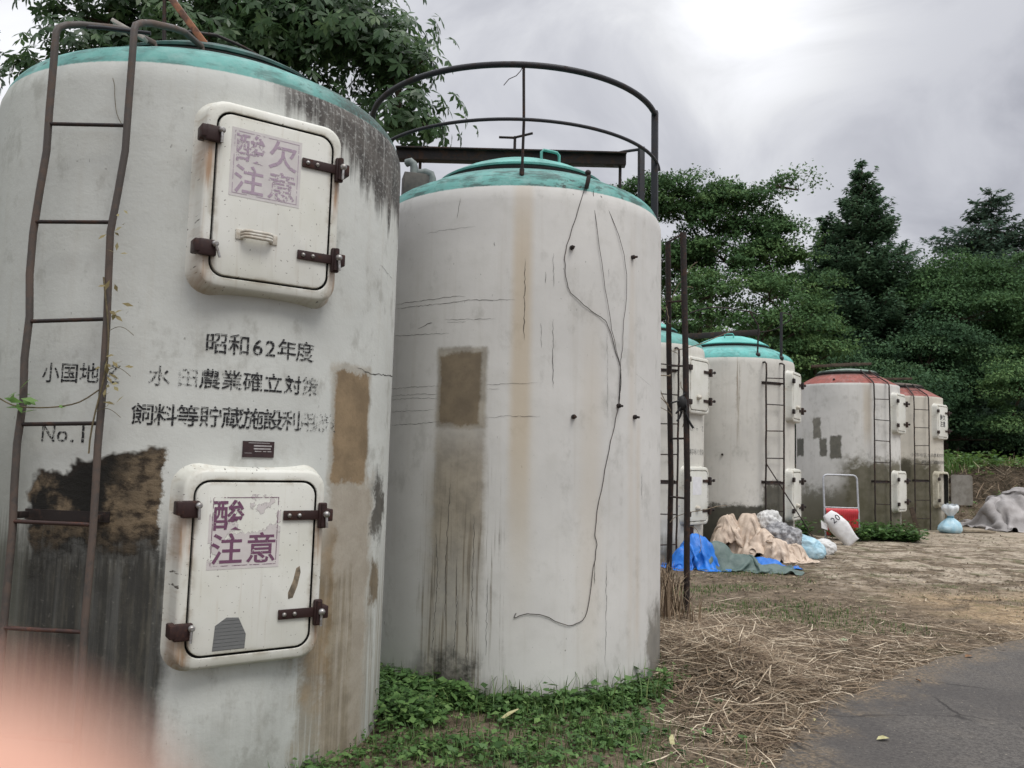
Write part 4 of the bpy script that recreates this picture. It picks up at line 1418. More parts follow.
# --- gear on the roof of tank 1
TIMBER_RUST = RUST_ORANGE
ga = thing('lifting_arm', (-1.9, 4.5, 3.7), 'orange rusty lifting arm and thin rods on the roof of the nearest tank', 'lifting arm')
q = MB()
p0, p1 = Vector((-1.71, 4.40, 3.76)), Vector((-2.06, 4.42, 4.20))
d = (p1 - p0)
q.box((p0 + p1) / 2, (0.055, 0.035, d.length), d.to_track_quat('Z', 'Y').to_matrix(), 0.004)
q.build('arm', TIMBER_RUST, ga, smooth=40)
q = MB()
q.tube([(-1.985, 4.40, 3.69), (-2.01, 4.40, 4.14)], 0.011, 8)
q.box((-1.985, 4.40, 3.71), (0.10, 0.07, 0.05), None, 0.008)
q.build('rod', RUST_DARK, ga, smooth=50)
q = MB()
q.tube([(-2.05, 4.62, 4.02), (-1.90, 4.9, 4.14), (-1.80, 5.1, 4.17), (-1.72, 5.2, 4.16), (-1.70, 5.2, 3.96)], 0.010, 8)
q.build('rod', RUST_DARK, ga, smooth=50)
q = MB()
q.tube([(-2.26, 3.86, 3.628), (-2.06, 3.88, 3.632), (-1.84, 3.91, 3.626)], 0.010, 8)
q.build('cross_bar', DARK_STEEL, ga, smooth=50)
q = MB()
q.box((-2.04, 4.10, 3.735), (0.20, 0.05, 0.02), Matrix.Rotation(0.5, 3, 'Y'), 0.004)
q.build('slat', simple('pale_weathered_slat', (0.42, 0.40, 0.37), (0.30, 0.27, 0.24), 12, 0.8), ga, smooth=40)
# timbers on the salmon roofs
TIMBER = simple('grey_brown_timber', (0.10, 0.075, 0.055), (0.055, 0.042, 0.033), 9, 0.9, 0.2, 0.3)
for k, lab, zz, lst in ((5, 'loose weathered timbers lying on the lid of the salmon topped tank with wall patches', 3.80, ((-0.35, -0.2, 0.14, 1.1, -0.10), (0.05, -0.1, 0.19, 0.95, -0.02), (-0.05, 0.15, 0.21, 0.7, -0.35))),
                        (6, 'loose weathered timbers lying on the lid of the farthest tank', 3.80, ((-0.1, -0.3, 0.17, 0.8, 0.06), (0.0, 0.1, 0.21, 0.6, 0.3)))):
    c = TANKS[k]
    th_ = thing('timber_stack', (c[0], c[1], 3.85), lab, 'timber', 'timbers on the tank roofs')
    for (dx, dy, dz, L, a) in lst:
        q = MB()
        q.box((c[0] + dx, c[1] + dy, zz + dz - 0.02), (L, 0.10, 0.06), Matrix.Rotation(a, 3, 'Z') @ Matrix.Rotation(rad(-3), 3, 'Y'), 0.006)
        q.build('timber', TIMBER, th_, smooth=40)

#@@PART2
# ------------------------------------------------------------------ ground
rng = np.random.default_rng(11)
ROAD_X = np.array([-9, -1.2, 0.3, 0.9, 1.36, 1.65, 2.05, 2.55, 3.2, 4.03, 4.92, 8, 14, 40])
ROAD_Y = np.array([-8, -0.4, 2.0, 3.45, 4.42, 5.0, 5.62, 6.02, 6.75, 7.42, 8.0, 9.5, 11.6, 21])


def road_edge(x):
    return np.interp(x, ROAD_X, ROAD_Y)


def smooth(a, b, x):
    t = np.clip((x - a) / (b - a), 0, 1)
    return t * t * (3 - 2 * t)


_ph = rng.uniform(0, 6.28, (10, 3))


def wavy(x, y, s):
    r = 0
    for i in range(10):
        a = _ph[i, 0]
        k = s * (0.6 + 0.35 * i)
        r = r + np.sin(k * (x * np.cos(a) + y * np.sin(a)) + _ph[i, 1]) / (1 + 0.35 * i)
    return r / 4.5


def gz(x, y):
    x = np.asarray(x, float)
    y = np.asarray(y, float)
    d = y - road_edge(x)                      # > 0 : off the road
    off = smooth(0.0, 0.35, d)
    z = off * (0.012 * wavy(x, y, 4.0))
    z = z + off * 0.15 * np.exp(-((x - 1.62) / 0.42) ** 2 - ((y - 6.35) / 0.85) ** 2)
    z = z + off * 0.07 * np.exp(-((x - 1.9) / 0.8) ** 2 - ((y - 7.6) / 1.0) ** 2)
    z = z + off * 0.01 * np.exp(-((x - 0.2) / 0.8) ** 2 - ((y - 5.1) / 0.5) ** 2)
    z = z - 0.03 * (1 - off)
    hump = smooth(12.2, 14.8, x) * smooth(24.0, 27.0, y) * (1 - smooth(60, 75, y)) * (1 - smooth(60, 75, x))
    z = z + hump * (1.55 + 0.30 * wavy(x, y, 0.9) + 0.10 * wavy(x, y, 3.0))
    return z


gxs = np.concatenate([[-900, -300, -120, -60, -30, -16, -9, -6], np.arange(-4, 7, 0.11), np.arange(7, 22, 0.3), np.arange(22, 40, 1.2), [45, 60, 80, 130, 300, 900]])
gys = np.concatenate([[-900, -300, -100, -40, -15, -6, -2], np.arange(0, 13, 0.11), np.arange(13, 32, 0.3), np.arange(32, 44, 1.5), [50, 60, 70, 80, 130, 300, 900]])
GX, GY = np.meshgrid(gxs, gys)
GZ = gz(GX, GY)
nx, ny = len(gxs), len(gys)
idx = np.arange(nx * ny).reshape(ny, nx)
faces = np.stack([idx[:-1, :-1], idx[:-1, 1:], idx[1:, 1:], idx[1:, :-1]], -1).reshape(-1, 4)

n = NT('bare_ground', 0.95, 0.15)
p = n.coord('Object')
x_, y_, z_ = n.sep(p)
b_ = n.noise(p, 0.9, 5, 0.6)
m_ = n.noise(p, 5.0, 6, 0.65)
f_ = n.noise(p, 55.0, 4, 0.7)
drift = n.noise(n.comb(n.mul(x_, 0.8), n.mul(y_, 0.9), 2.0), 1.5, 7, 0.72, 0.6)
c = n.mix(n.ramp(m_, 0.35, 0.65), (0.078, 0.060, 0.043), (0.190, 0.150, 0.110))
c = n.mix(n.mul(n.ramp(f_, 0.48, 0.68), 0.6), c, (0.27, 0.21, 0.14))
c = n.mix(n.mul(n.ramp(f_, 0.30, 0.44, 1.0, 0.0), 0.6), c, (0.045, 0.034, 0.024))
# old concrete pad beyond, partly covered by earth and moss
pad = n.mul(n.ramp(n.math('ADD', y_, n.mul(b_, 4.0)), 11.5, 14.5), n.ramp(n.math('ADD', y_, n.mul(m_, 1.5)), 22.8, 23.8, 1.0, 0.0),
            n.ramp(n.math('ADD', n.math('SUBTRACT', x_, n.mul(y_, 0.36)), n.mul(m_, 2.0)), 0.9, 1.6))
padm = n.mx(n.mul(pad, n.ramp(y_, 16.5, 18.5), 0.8), n.mul(pad, n.ramp(n.math('ADD', n.mul(drift, 0.7), n.mul(m_, 0.3)), 0.45, 0.56)))
padc = n.mix(n.ramp(m_, 0.3, 0.7), (0.33, 0.275, 0.21), (0.47, 0.41, 0.33))
padc = n.mix(n.mul(n.ramp(n.noise(p, 2.3, 4), 0.48, 0.62), 0.5), padc, (0.22, 0.17, 0.12))
c = n.mix(n.mul(padm, 0.9), c, padc)
# sandy patch at the right edge of the yard
sand = n.mul(n.ramp(n.math('ADD', y_, n.mul(m_, 2.0)), 8.6, 9.6), n.ramp(n.math('ADD', y_, n.mul(b_, 2.0)), 11.0, 12.5, 1.0, 0.0), n.ramp(x_, 4.2, 5.6), n.ramp(drift, 0.40, 0.55))
c = n.mix(n.mul(sand, 0.75), c, (0.42, 0.31, 0.19))
gm = n.mul(n.ramp(n.noise(p, 1.7, 5, 0.65), 0.50, 0.66), n.ramp(y_, 16, 12), 0.55)
c = n.mix(n.mul(n.ramp(n.noise(p, 1.7, 5, 0.65), 0.52, 0.66), 0.55), c, (0.075, 0.088, 0.035))
hump_m = n.mul(n.ramp(z_, 0.3, 0.7), 1.0)
c = n.mix(hump_m, c, n.mix(n.ramp(m_, 0.4, 0.6), (0.035, 0.028, 0.018), (0.085, 0.065, 0.045)))
c = n.mix(n.mul(n.ramp(n.noise(p, 16.0, 5, 0.7), 0.52, 0.62), 0.55), c, (0.050, 0.038, 0.028))
n.bump(n.math('ADD', n.mul(f_, 0.5), n.mul(m_, 1.0)), 0.7, 0.03)
GROUND = n.done(c)
g = np_mesh('ground', np.stack([GX, GY, GZ], -1).reshape(-1, 3), faces, GROUND, smooth=True)
tag(g, kind='structure')

# asphalt road: one sheet with a worn, uneven edge
n = NT('asphalt', 0.82, 0.3)
p = n.coord('Object')
f_ = n.noise(p, 120.0, 3, 0.7)
m_ = n.noise(p, 3.0, 5, 0.6)
b_ = n.noise(p, 0.8, 3, 0.5)
g_ = n.noise(p, 42.0, 4, 0.75)
c = n.mix(n.ramp(n.math('ADD', n.mul(f_, 0.4), n.mul(g_, 0.6)), 0.36, 0.64), (0.042, 0.038, 0.036), (0.125, 0.115, 0.105))
c = n.mix(n.mul(n.ramp(m_, 0.45, 0.75), 0.40), c, (0.135, 0.118, 0.10))
c = n.mix(n.mul(n.ramp(b_, 0.45, 0.62), 0.5), c, (0.048, 0.044, 0.043))
_, de, _ = n.sep(n.coord('UV'))
dn = n.math('ADD', de, n.mul(n.math('SUBTRACT', n.noise(p, 2.6, 6, 0.7), 0.5), 1.3))
dirt = n.mul(n.ramp(dn, 0.02, 0.42, 1.0, 0.0), n.ramp(n.noise(p, 26, 4, 0.7), 0.36, 0.56))
c = n.mix(n.mul(dirt, 0.85), c, n.mix(n.ramp(n.noise(p, 50, 3), .4, .6), (0.10, 0.076, 0.052), (0.22, 0.17, 0.115)))
c = n.mix(n.mul(n.ramp(n.noise(p, 38, 2, .5), 0.70, 0.74), 0.6), c, (0.30, 0.27, 0.22))
vo = n.node('ShaderNodeTexVoronoi', feature='DISTANCE_TO_EDGE')
vo.inputs['Scale'].default_value = 0.75
n.link(n.mix(0.12, p, n.noise(p, 2.2, 5, 0.65, color=True)), vo.inputs['Vector'])
crk = n.mul(n.ramp(vo.outputs[0], 0.002, 0.010, 1.0, 0.0), n.ramp(n.noise(p, 1.1, 3), 0.46, 0.58))
c = n.mix(n.mul(crk, 0.75), c, (0.020, 0.018, 0.017))
n.bump(n.math('ADD', g_, n.mul(crk, -1.5)), 0.6, 0.008)
ASPHALT = n.done(c)
ex = np.concatenate([np.arange(-8, 0, 0.5), np.arange(0, 6, 0.05), np.arange(6, 14, 0.3), np.arange(14, 40, 2)])
ey = road_edge(ex) + 0.07 * wavy(ex, ex * 0.3, 9.0) + 0.12 * wavy(ex, 0 * ex, 2.6)
rows = [0.0, 0.05, 0.2, 0.4, 0.8, 1.5, 3.5, 7.0]
RV, RF = [], []
for j, dd in enumerate(rows):
    zz = -0.035 if j == 0 else 0.004
    for i in range(len(ex)):
        RV.append((ex[i] + dd * 0.72, ey[i] - dd * 0.70 + (0.0 if j else 0.01), zz + (0.006 * math.sin(ex[i] * 3 + dd) if j > 2 else 0)))
for j in range(len(rows) - 1):
    for i in range(len(ex) - 1):
        a_ = j * len(ex) + i
        RF.append((a_, a_ + len(ex), a_ + len(ex) + 1, a_ + 1))
rd = tag(np_mesh('road', RV, RF, ASPHALT, smooth=True), kind='structure')
uvl = rd.data.uv_layers.new(name='UVMap')
li = np.empty(len(rd.data.loops), np.int32)
rd.data.loops.foreach_get('vertex_index', li)
ruv = np.array([(ex[i % len(ex)], rows[i // len(ex)]) for i in range(len(RV))], np.float32)
uvl.data.foreach_set('uv', ruv[li].ravel())


# ------------------------------------------------------------------ leaves, straw, grass
def leaf_mat(name, dark, mid, light, trans=0.28, rough=0.5, spec=0.3):
    n = NT(name, rough, spec)
    at = n.node('ShaderNodeAttribute', attribute_name='tint')
    t = at.outputs['Fac']
    c = n.mix(n.ramp(t, 0.0, 0.55), dark, mid)
    c = n.mix(n.ramp(t, 0.55, 1.0), c, light)
    n.done(c)
    if trans:
        tb = n.node('ShaderNodeBsdfTranslucent')
        n.t.links.new(n.mix(0.5, c, light), tb.inputs[0])
        ms = n.node('ShaderNodeMixShader')
        ms.inputs[0].default_value = trans
        n.t.links.new(n.b.outputs[0], ms.inputs[1])
        n.t.links.new(tb.outputs[0], ms.inputs[2])
        n.t.links.new(ms.outputs[0], n.out.inputs[0])
    return n.mat


def unit(v):
    return v / np.maximum(np.linalg.norm(v, axis=-1, keepdims=True), 1e-9)


def leaves(cent, direc, normal, length, width, base=False, broad=0.5, fold=0.12):
    """one folded leaf (two quads -> four-point halves) per centre; base=True: cent is the stalk end"""
    N = len(cent)
    d = unit(direc)
    s = unit(np.cross(d, normal))
    nn = np.cross(s, d)
    L = np.broadcast_to(length, (N,))[:, None]
    Wd = np.broadcast_to(width, (N,))[:, None]
    b = cent if base else cent - d * L * 0.5
    tip = b + d * L
    midp = b + d * L * broad
    l = midp + s * Wd * 0.5 + nn * Wd * fold
    r = midp - s * Wd * 0.5 + nn * Wd * fold
    V = np.stack([b, r, tip, l], 1).reshape(-1, 3)
    F = np.arange(N * 4).reshape(N, 4)
    return V, F


def rand_dirs(r, n):
    return unit(r.normal(size=(n, 3)))


def merge(parts):
    V, F, A, b = [], [], [], 0
    for v, f, a in parts:
        V.append(v)
        F.append(f + b)
        A.append(a)
        b += len(v)
    return np.concatenate(V), np.concatenate(F), np.concatenate(A)


# ---- cut straw lying along the tank row
STRAW = leaf_mat('dry_straw', (0.070, 0.046, 0.031), (0.25, 0.185, 0.122), (0.62, 0.53, 0.40), 0.0, 0.8)


def clear_of_tanks(x, y, m=0.02):
    ok = np.ones(len(x), bool)
    for cx, cy in TANKS.values():
        ok &= (x - cx) ** 2 + (y - cy) ** 2 > (TR + m) ** 2
    return ok


def strips(x, y, L, w, heading, tilt, z0, curl, r):
    """bent ribbon of two quads"""
    N = len(x)
    dx, dy = np.cos(heading), np.sin(heading)
    pts = []
    for t in (-0.5, 0.0, 0.5):
        off = curl * (0.25 - t * t) * 4
        px = x + dx * L * t - dy * off
        py = y + dy * L * t + dx * off
        zz = z0 + np.sin(tilt) * L * (t + 0.5) * 1.0 - np.abs(t) * 0.0
        pts.append(np.stack([px, py, zz], 1))
    side = np.stack([-dy, dx, r.uniform(-.5, .5, N)], 1)
    side = unit(side) * (w * 0.5)[:, None]
    V = np.stack([pts[0] - side * .6, pts[0] + side * .6, pts[1] - side, pts[1] + side, pts[2] - side * .5, pts[2] + side * .5], 1).reshape(-1, 3)
    b = np.arange(N)[:, None] * 6
    F = np.concatenate([b + np.array([[0, 1, 3, 2]]), b + np.array([[2, 3, 5, 4]])], 0)
    return V, F


def straw_density(x, y):
    d = y - road_edge(x)
    heap = np.exp(-((x - 1.70) / 0.55) ** 2 - ((y - 6.2) / 1.1) ** 2)
    left = smooth(0.75, 1.15, x + 0.06 * wavy(x, y, 5.0) - 0.10 * (y - 5.0))
    dens = heap * 1.0 + 0.50 * np.exp(-((y - 7.0) / 2.4) ** 2) * smooth(-0.5, 0.3, 5.8 - np.abs(x - 3)) + 0.05
    dens = dens * (0.35 + 0.65 * smooth(-0.25, 0.35, wavy(x, y, 2.6)) + heap * 0.4)
    dens = dens * left * smooth(-0.28, 0.10, d + 0.10 * wavy(x, y, 6))
    return dens * clear_of_tanks(x, y)


r = np.random.default_rng(5)
NS = 650000
sx = r.uniform(0.7, 8.0, NS)
sy = 3.6 + 11.5 * r.uniform(0, 1, NS) ** 1.5
keep = r.uniform(0, 1.3, NS) < straw_density(sx, sy) * np.where(sy < 8.5, 1.0, 0.6)
sx, sy = sx[keep][:60000], sy[keep][:60000]
N = len(sx)
heap = np.exp(-((sx - 1.70) / 0.55) ** 2 - ((sy - 6.2) / 1.1) ** 2)
near = smooth(9.5, 6.0, 0 * sy) if False else 1 - smooth(7.5, 11.0, sy)
long_ = (r.uniform(0, 1, N) < 0.30 + 0.35 * heap)
L = r.uniform(0.03, 0.12, N) + near * long_ * r.uniform(0.03, 0.24, N)
w = r.uniform(0.002, 0.0045, N) + near * (r.uniform(0, 1, N) < .12) * r.uniform(0.0, 0.006, N)
tilt = np.abs(r.normal(0, 0.10, N)) + heap * np.abs(r.normal(0, 0.13, N))
z0 = gz(sx, sy) + r.uniform(0.002, 0.02, N) + heap * r.uniform(0, 0.06, N)
hd = r.uniform(0, 6.283, N)
V, F = strips(sx, sy, L, w, hd, tilt, z0, r.normal(0, 0.022, N) + long_ * r.normal(0, .03, N), r)
t = np.clip(r.beta(1.2, 2.0, N) + 0.10 * wavy(sx, sy, 2.0) + 0.12 * long_, 0, 1)
q_ = 5200
bx, by = r.uniform(0.8, 5.5, q_ * 6), 4.0 + 6.0 * r.uniform(0, 1, q_ * 6) ** 1.4
kb = r.uniform(0, 1.0, len(bx)) < straw_density(bx, by) * 0.8 * (1 - 0.75 * smooth(7.2, 8.6, by))
bx, by = bx[kb][:q_], by[kb][:q_]
hb_ = np.exp(-((bx - 1.70) / 0.55) ** 2 - ((by - 6.2) / 1.1) ** 2)
V2, F2 = strips(bx, by, r.uniform(.08, .40, len(bx)), r.uniform(.005, .0095, len(bx)), r.uniform(0, 6.28, len(bx)), np.abs(r.normal(0, .09, len(bx))) + hb_ * np.abs(r.normal(0, .1, len(bx))),
                gz(bx, by) + r.uniform(.01, .03, len(bx)) + hb_ * r.uniform(0, .06, len(bx)), r.normal(0, .03, len(bx)), r)
t2 = np.clip(r.beta(1.1, 1.1, len(bx)), 0, 1)
F = np.concatenate([F, F2 + len(V)])
V = np.concatenate([V, V2])
o = np_mesh('straw', V, F, STRAW, attr=np.concatenate([t, t, t2, t2]))
tag(o, 'cut dry straw strewn beside the tanks and over the road edge', 'straw', kind='stuff')

# small litter: chips of bark, leaf scraps and clods on the yard
r = np.random.default_rng(9)
n_ = 60000
x = r.uniform(0.9, 12.0, n_)
y = 4.2 + 17.0 * r.uniform(0, 1, n_) ** 1.25
k = (y - road_edge(x) > -0.25 + 0.25 * r.uniform(0, 1, n_) - 0.15 * wavy(x, y, 4.0)) & clear_of_tanks(x, y) & (x > 1.0 + 0.18 * (y - 5)) & (r.uniform(0, 1, n_) < (0.22 + 0.5 * smooth(-0.3, 0.4, wavy(x, y, 1.4))) * (1 - 0.8 * smooth(11, 15, y)))
x, y = x[k], y[k]
N = len(x)
sz = r.uniform(0.015, 0.05, N) * (1 + 0.05 * (y - 5))
V, F = leaves(np.stack([x, y, gz(x, y) + 0.006 + r.uniform(0, .012, N)], 1), unit(np.stack([r.normal(0, 1, N), r.normal(0, 1, N), r.normal(0, .15, N)], 1)),
              unit(np.array([0, 0, 1.0]) + 0.35 * rand_dirs(r, N)), sz, sz * r.uniform(.25, .7, N))
LIT = leaf_mat('ground_litter', (0.055, 0.042, 0.028), (0.19, 0.145, 0.095), (0.46, 0.38, 0.27), 0.0, 0.85, 0.1)
o = np_mesh('litter', V, F, LIT, attr=np.clip(r.beta(1.1, 2.0, N), 0, 1))
tag(o, 'scraps of leaf and bark scattered over the bare yard', 'litter', kind='stuff')

# ---- weeds and grass at the feet of the tanks
WEED = leaf_mat('weed_leaf', (0.036, 0.080, 0.024), (0.085, 0.170, 0.050), (0.185, 0.300, 0.095), 0.25, 0.45)
GRASS = leaf_mat('grass_blade', (0.045, 0.095, 0.026), (0.085, 0.165, 0.045), (0.26, 0.29, 0.11), 0.2, 0.5)


def plants(px_, py_, pz_, hgt, nleaf, lsize, r, mound=1.0):
    parts = []
    N = len(px_)
    tp = r.uniform(0, 1, N)
    for j in range(nleaf):
        a = r.uniform(0, 6.283, N)
        hh = hgt * r.uniform(0.25, 1.0, N)
        sp = hgt * r.uniform(0.1, 0.7, N) + 0.01
        c = np.stack([px_ + np.cos(a) * sp, py_ + np.sin(a) * sp, pz_ + hh], 1)
        d = np.stack([np.cos(a), np.sin(a), r.uniform(-0.5, 0.45, N)], 1)
        nm = unit(np.stack([r.normal(0, .35, N), r.normal(0, .35, N), np.ones(N)], 1))
        s = lsize * r.uniform(0.55, 1.3, N)
        V, F = leaves(c, d, nm, s, s * r.uniform(0.5, 0.85, N), broad=0.42)
        parts.append((V, F, np.clip(0.55 * tp + 0.5 * r.uniform(0, 1, N) - 0.05, 0, 1)))
    return parts


def blades(px_, py_, pz_, hgt, r, w=0.006):
    N = len(px_)
    a = r.uniform(0, 6.283, N)
    lean = r.uniform(0.1, 0.7, N)
    d1 = np.stack([np.cos(a) * lean * .5, np.sin(a) * lean * .5, np.ones(N)], 1)
    d2 = np.stack([np.cos(a) * lean * 1.8, np.sin(a) * lean * 1.8, np.ones(N) * .7], 1)
    s = np.stack([-np.sin(a), np.cos(a), np.zeros(N)], 1) * (w * r.uniform(.6, 1.4, N))[:, None] * .5
    b = np.stack([px_, py_, pz_], 1)
    m = b + unit(d1) * (hgt * .55)[:, None]
    t = m + unit(d2) * (hgt * .45)[:, None]
    V = np.stack([b - s, b + s, m + s * .8, m - s * .8, t + s * .1, t - s * .1], 1).reshape(-1, 3)
    k = np.arange(N)[:, None] * 6
    F = np.concatenate([k + np.array([[0, 1, 2, 3]]), k + np.array([[3, 2, 4, 5]])], 0)
    tt = r.uniform(0, 1, N) * 0.8
    return V, F, np.concatenate([tt, tt])


def area(n, x0, x1, y0, y1, dens, r):
    x, y = r.uniform(x0, x1, n), r.uniform(y0, y1, n)
    k = (r.uniform(0, 1, n) < dens(x, y)) & clear_of_tanks(x, y, 0.01) & (y > road_edge(x) - 0.02)
    return x[k], y[k]


def near_green(x, y):
    lim = 1.10 + 0.10 * wavy(x, y, 6.0) - 0.05 * (y - 4.5)
    d = smooth(0.0, 0.35, lim - x) + 0.10 * smooth(0, .6, lim + .5 - x)
    return d * (0.22 + 0.78 * smooth(-0.4, 0.3, wavy(x + 5, y, 3.5)))


r = np.random.default_rng(21)
x, y = area(7500, -1.6, 1.7, 3.5, 6.9, near_green, r)
h = r.uniform(0.015, 0.085, len(x)) * (1 + 0.7 * wavy(x, y, 3.0)).clip(.2)
h1 = len(x) // 3
parts = plants(x[:h1], y[:h1], gz(x[:h1], y[:h1]), h[:h1], 6, 0.052, r) + plants(x[h1:], y[h1:], gz(x[h1:], y[h1:]), h[h1:] * .9, 7, 0.026, r)
# taller growth: the slot between the first two tanks, and along the foot of the second
x, y = area(1300, -1.1, -0.35, 4.9, 6.4, lambda x, y: np.ones(len(x)), r)
parts += plants(x, y, gz(x, y), r.uniform(0.04, 0.24, len(x)) * (0.8 + 0.7 * wavy(x, y, 4.0)).clip(.25), 7, 0.048, r)
a = r.uniform(rad(-135), rad(-35), 900)
rr_ = TR + r.uniform(0.02, 0.22, 900)
x, y = TANKS[2][0] + rr_ * np.cos(a), TANKS[2][1] + rr_ * np.sin(a)
h = r.uniform(0.02, 0.08, len(x)) * np.where(np.degrees(a) < -105, 1.6, 1.0) * (1 + .4 * np.sin(a * 23))
parts += plants(x, y, gz(x, y), h, 7, 0.046, r)
a = np.concatenate([r.uniform(rad(-130), rad(-35), 60), r.uniform(rad(-135), rad(-108), 70)])
rr_ = TR + r.uniform(0.03, 0.20, len(a))
x, y = TANKS[2][0] + rr_ * np.cos(a), TANKS[2][1] + rr_ * np.sin(a)
parts += plants(x, y, gz(x, y), r.uniform(0.05, 0.16, len(x)), 7, 0.070, r)
V, F, A = merge(parts)
o = np_mesh('weeds', V, F, WEED, attr=A)
tag(o, 'low green weeds with broad leaves at the feet of the two nearest tanks', 'weeds', kind='stuff')
x, y = area(15000, -1.6, 1.7, 3.5, 6.9, near_green, r)
V, F, A = blades(x, y, gz(x, y), r.uniform(0.03, 0.12, len(x)), r)
x, y = area(9000, 1.3, 6.5, 6.8, 12.5, lambda x, y: 0.5 * smooth(0.05, 0.45, wavy(x, y, 1.6)) , r)
V2, F2, A2 = blades(x, y, gz(x, y), r.uniform(0.01, 0.035, len(x)), r, 0.006)
x, y = area(9000, 1.7, 4.2, 8.0, 12.2, lambda x, y: 0.75 * smooth(-0.05, 0.35, wavy(x + 2, y, 1.9)), r)
V3, F3, A3 = blades(x, y, gz(x, y), r.uniform(0.015, 0.06, len(x)), r, 0.008)
x, y = area(900, -0.9, 1.15, 4.9, 5.9, lambda x, y: smooth(1.7, 1.2, 0 * x + np.hypot(x - TANKS[2][0], y - TANKS[2][1])) if False else (np.hypot(x - TANKS[2][0], y - TANKS[2][1]) < 1.45) * 1.0, r)
V4, F4, A4 = blades(x, y, gz(x, y), r.uniform(0.08, 0.26, len(x)), r, 0.007)
V, F, A = merge([(V, F, A), (V2, F2, A2 * .9), (V3, F3, A3), (V4, F4, A4)])
o = np_mesh('grass', V, F, GRASS, attr=A)
tag(o, 'short thin grass between the weeds and through the straw', 'grass', kind='stuff')

# weeds by the fifth tank, behind the sack and the red panel
r = np.random.default_rng(31)
n_ = 1500
x, y = r.uniform(6.3, 8.85, n_), r.uniform(17.0, 18.9, n_)
k = clear_of_tanks(x, y, 0.02) & (np.hypot(x - TANKS[5][0], y - TANKS[5][1]) < 1.95) & (wavy(x, y, 2.5) > -0.15)
x, y = x[k], y[k]
h = r.uniform(0.06, 0.52, len(x)) * (1 - smooth(8.6, 9.5, x) * .7) * (0.75 + 0.7 * wavy(x, y, 3.3))
V, F, A = merge(plants(x, y, gz(x, y), h, 9, 0.10, r))
o = np_mesh('weeds', V, F, WEED, attr=np.clip(A * .8, 0, 1))
tag(o, 'bushy green weeds around the foot of the salmon topped tank with wall patches', 'weeds', kind='stuff')

# undergrowth on the earth bank at the right
BANK = leaf_mat('bank_leaf', (0.028, 0.070, 0.018), (0.080, 0.170, 0.036), (0.19, 0.30, 0.075), 0.3, 0.5)
r = np.random.default_rng(41)
n_ = 5200
x, y = r.uniform(12.3, 26, n_), r.uniform(24.6, 30.5, n_)
den = (smooth(-0.30, 0.40, wavy(x * 1.3, y, 1.1)) * (0.35 + 0.65 * smooth(17.2, 15.2, x) if False else 0.30 + 0.70 * (1 - smooth(15.2, 16.6, x))) * smooth(26.2, 27.2, y) + 0.05)
k = (r.uniform(0, 1, n_) < den) & (gz(x, y) > 0.12)
x, y = x[k], y[k]
h = r.uniform(0.12, 0.55, len(x)) * (1 + .5 * wavy(x, y, 1.7))
pts_ = plants(x, y, gz(x, y), np.clip(h, .08, 1), 8, 0.15, r)
pts_ = [(v, f, np.clip(a, 0, 1)) for v, f, a in pts_]
x2, y2 = r.uniform(13.6, 15.4, 300), r.uniform(26.9, 28.0, 300)
vb, fb, ab = blades(x2, y2, gz(x2, y2), r.uniform(0.2, 0.65, 300), r, 0.022)
V, F, A = merge(pts_ + [(vb, fb, np.clip(ab * .8 + .25, 0, 1))])
o = np_mesh('undergrowth', V, F, BANK, attr=A)
tag(o, 'bright green undergrowth on the earth bank at the edge of the wood', 'undergrowth', kind='stuff')
# dead stalks on the bank
n_ = 7000
x, y = r.uniform(12.2, 24, n_), r.uniform(23.8, 28.5, n_)
V, F = strips(x, y, r.uniform(.15, .6, n_), r.uniform(.008, .02, n_), r.uniform(0, 6.28, n_), r.normal(.15, .5, n_), gz(x, y) + .02, r.normal(0, .05, n_), r)
t = r.beta(1.2, 2.5, n_)
o = np_mesh('brushwood', V, F, STRAW, attr=np.concatenate([t, t]))
tag(o, 'dead brown stalks lying on the earth bank', 'brushwood', kind='stuff')

# ------------------------------------------------------------------ trees
def at(u, v, y):
    """a point at ground distance y seen along a measured sight line (layout of the wood)"""
    xx, yy = (u - 512) / F_PX, -(v - 384) / F_PX
    xx, yy = cr * xx - sr * yy, sr * xx + cr * yy
    d = Vector((xx, cp - sp * yy, sp + cp * yy))
    return Vector((0, 0, EYE)) + d * (y / d.y)


BARK = simple('bark', (0.060, 0.047, 0.036), (0.105, 0.085, 0.066), 14, 0.95, 0.1, 0.6)
LEAF_A = leaf_mat('broad_palmate_leaf', (0.028, 0.060, 0.028), (0.056, 0.112, 0.046), (0.115, 0.190, 0.075), 0.32, 0.38)
LEAF_B = leaf_mat('broad_leaf', (0.032, 0.072, 0.030), (0.068, 0.134, 0.052), (0.142, 0.230, 0.084), 0.20, 0.7, 0.1)
LEAF_D = leaf_mat('dark_broad_leaf', (0.024, 0.056, 0.028), (0.046, 0.096, 0.044), (0.092, 0.158, 0.066), 0.14, 0.7, 0.1)
LEAF_C = leaf_mat('conifer_spray', (0.046, 0.096, 0.058), (0.078, 0.145, 0.084), (0.125, 0.200, 0.110), 0.35, 0.7, 0.1)
LEAF_E = leaf_mat('larch_spray', (0.042, 0.082, 0.060), (0.070, 0.120, 0.084), (0.11, 0.165, 0.11), 0.3, 0.7, 0.1)


def limb(q, a, b, r0, r1, r, bow=0.12, n=6):
    a, b = Vector(a), Vector(b)
    L = (b - a).length
    off = Vector(tuple(r.normal(0, bow * L, 3)))
    off.z = abs(off.z) * 0.5
    pts = [a.lerp(b, i / n) + off * (4 * (i / n) * (1 - i / n)) * 0.5 for i in range(n + 1)]
    q.tube(pts, [r0 + (r1 - r0) * i / n for i in range(n + 1)], 7)
    return pts


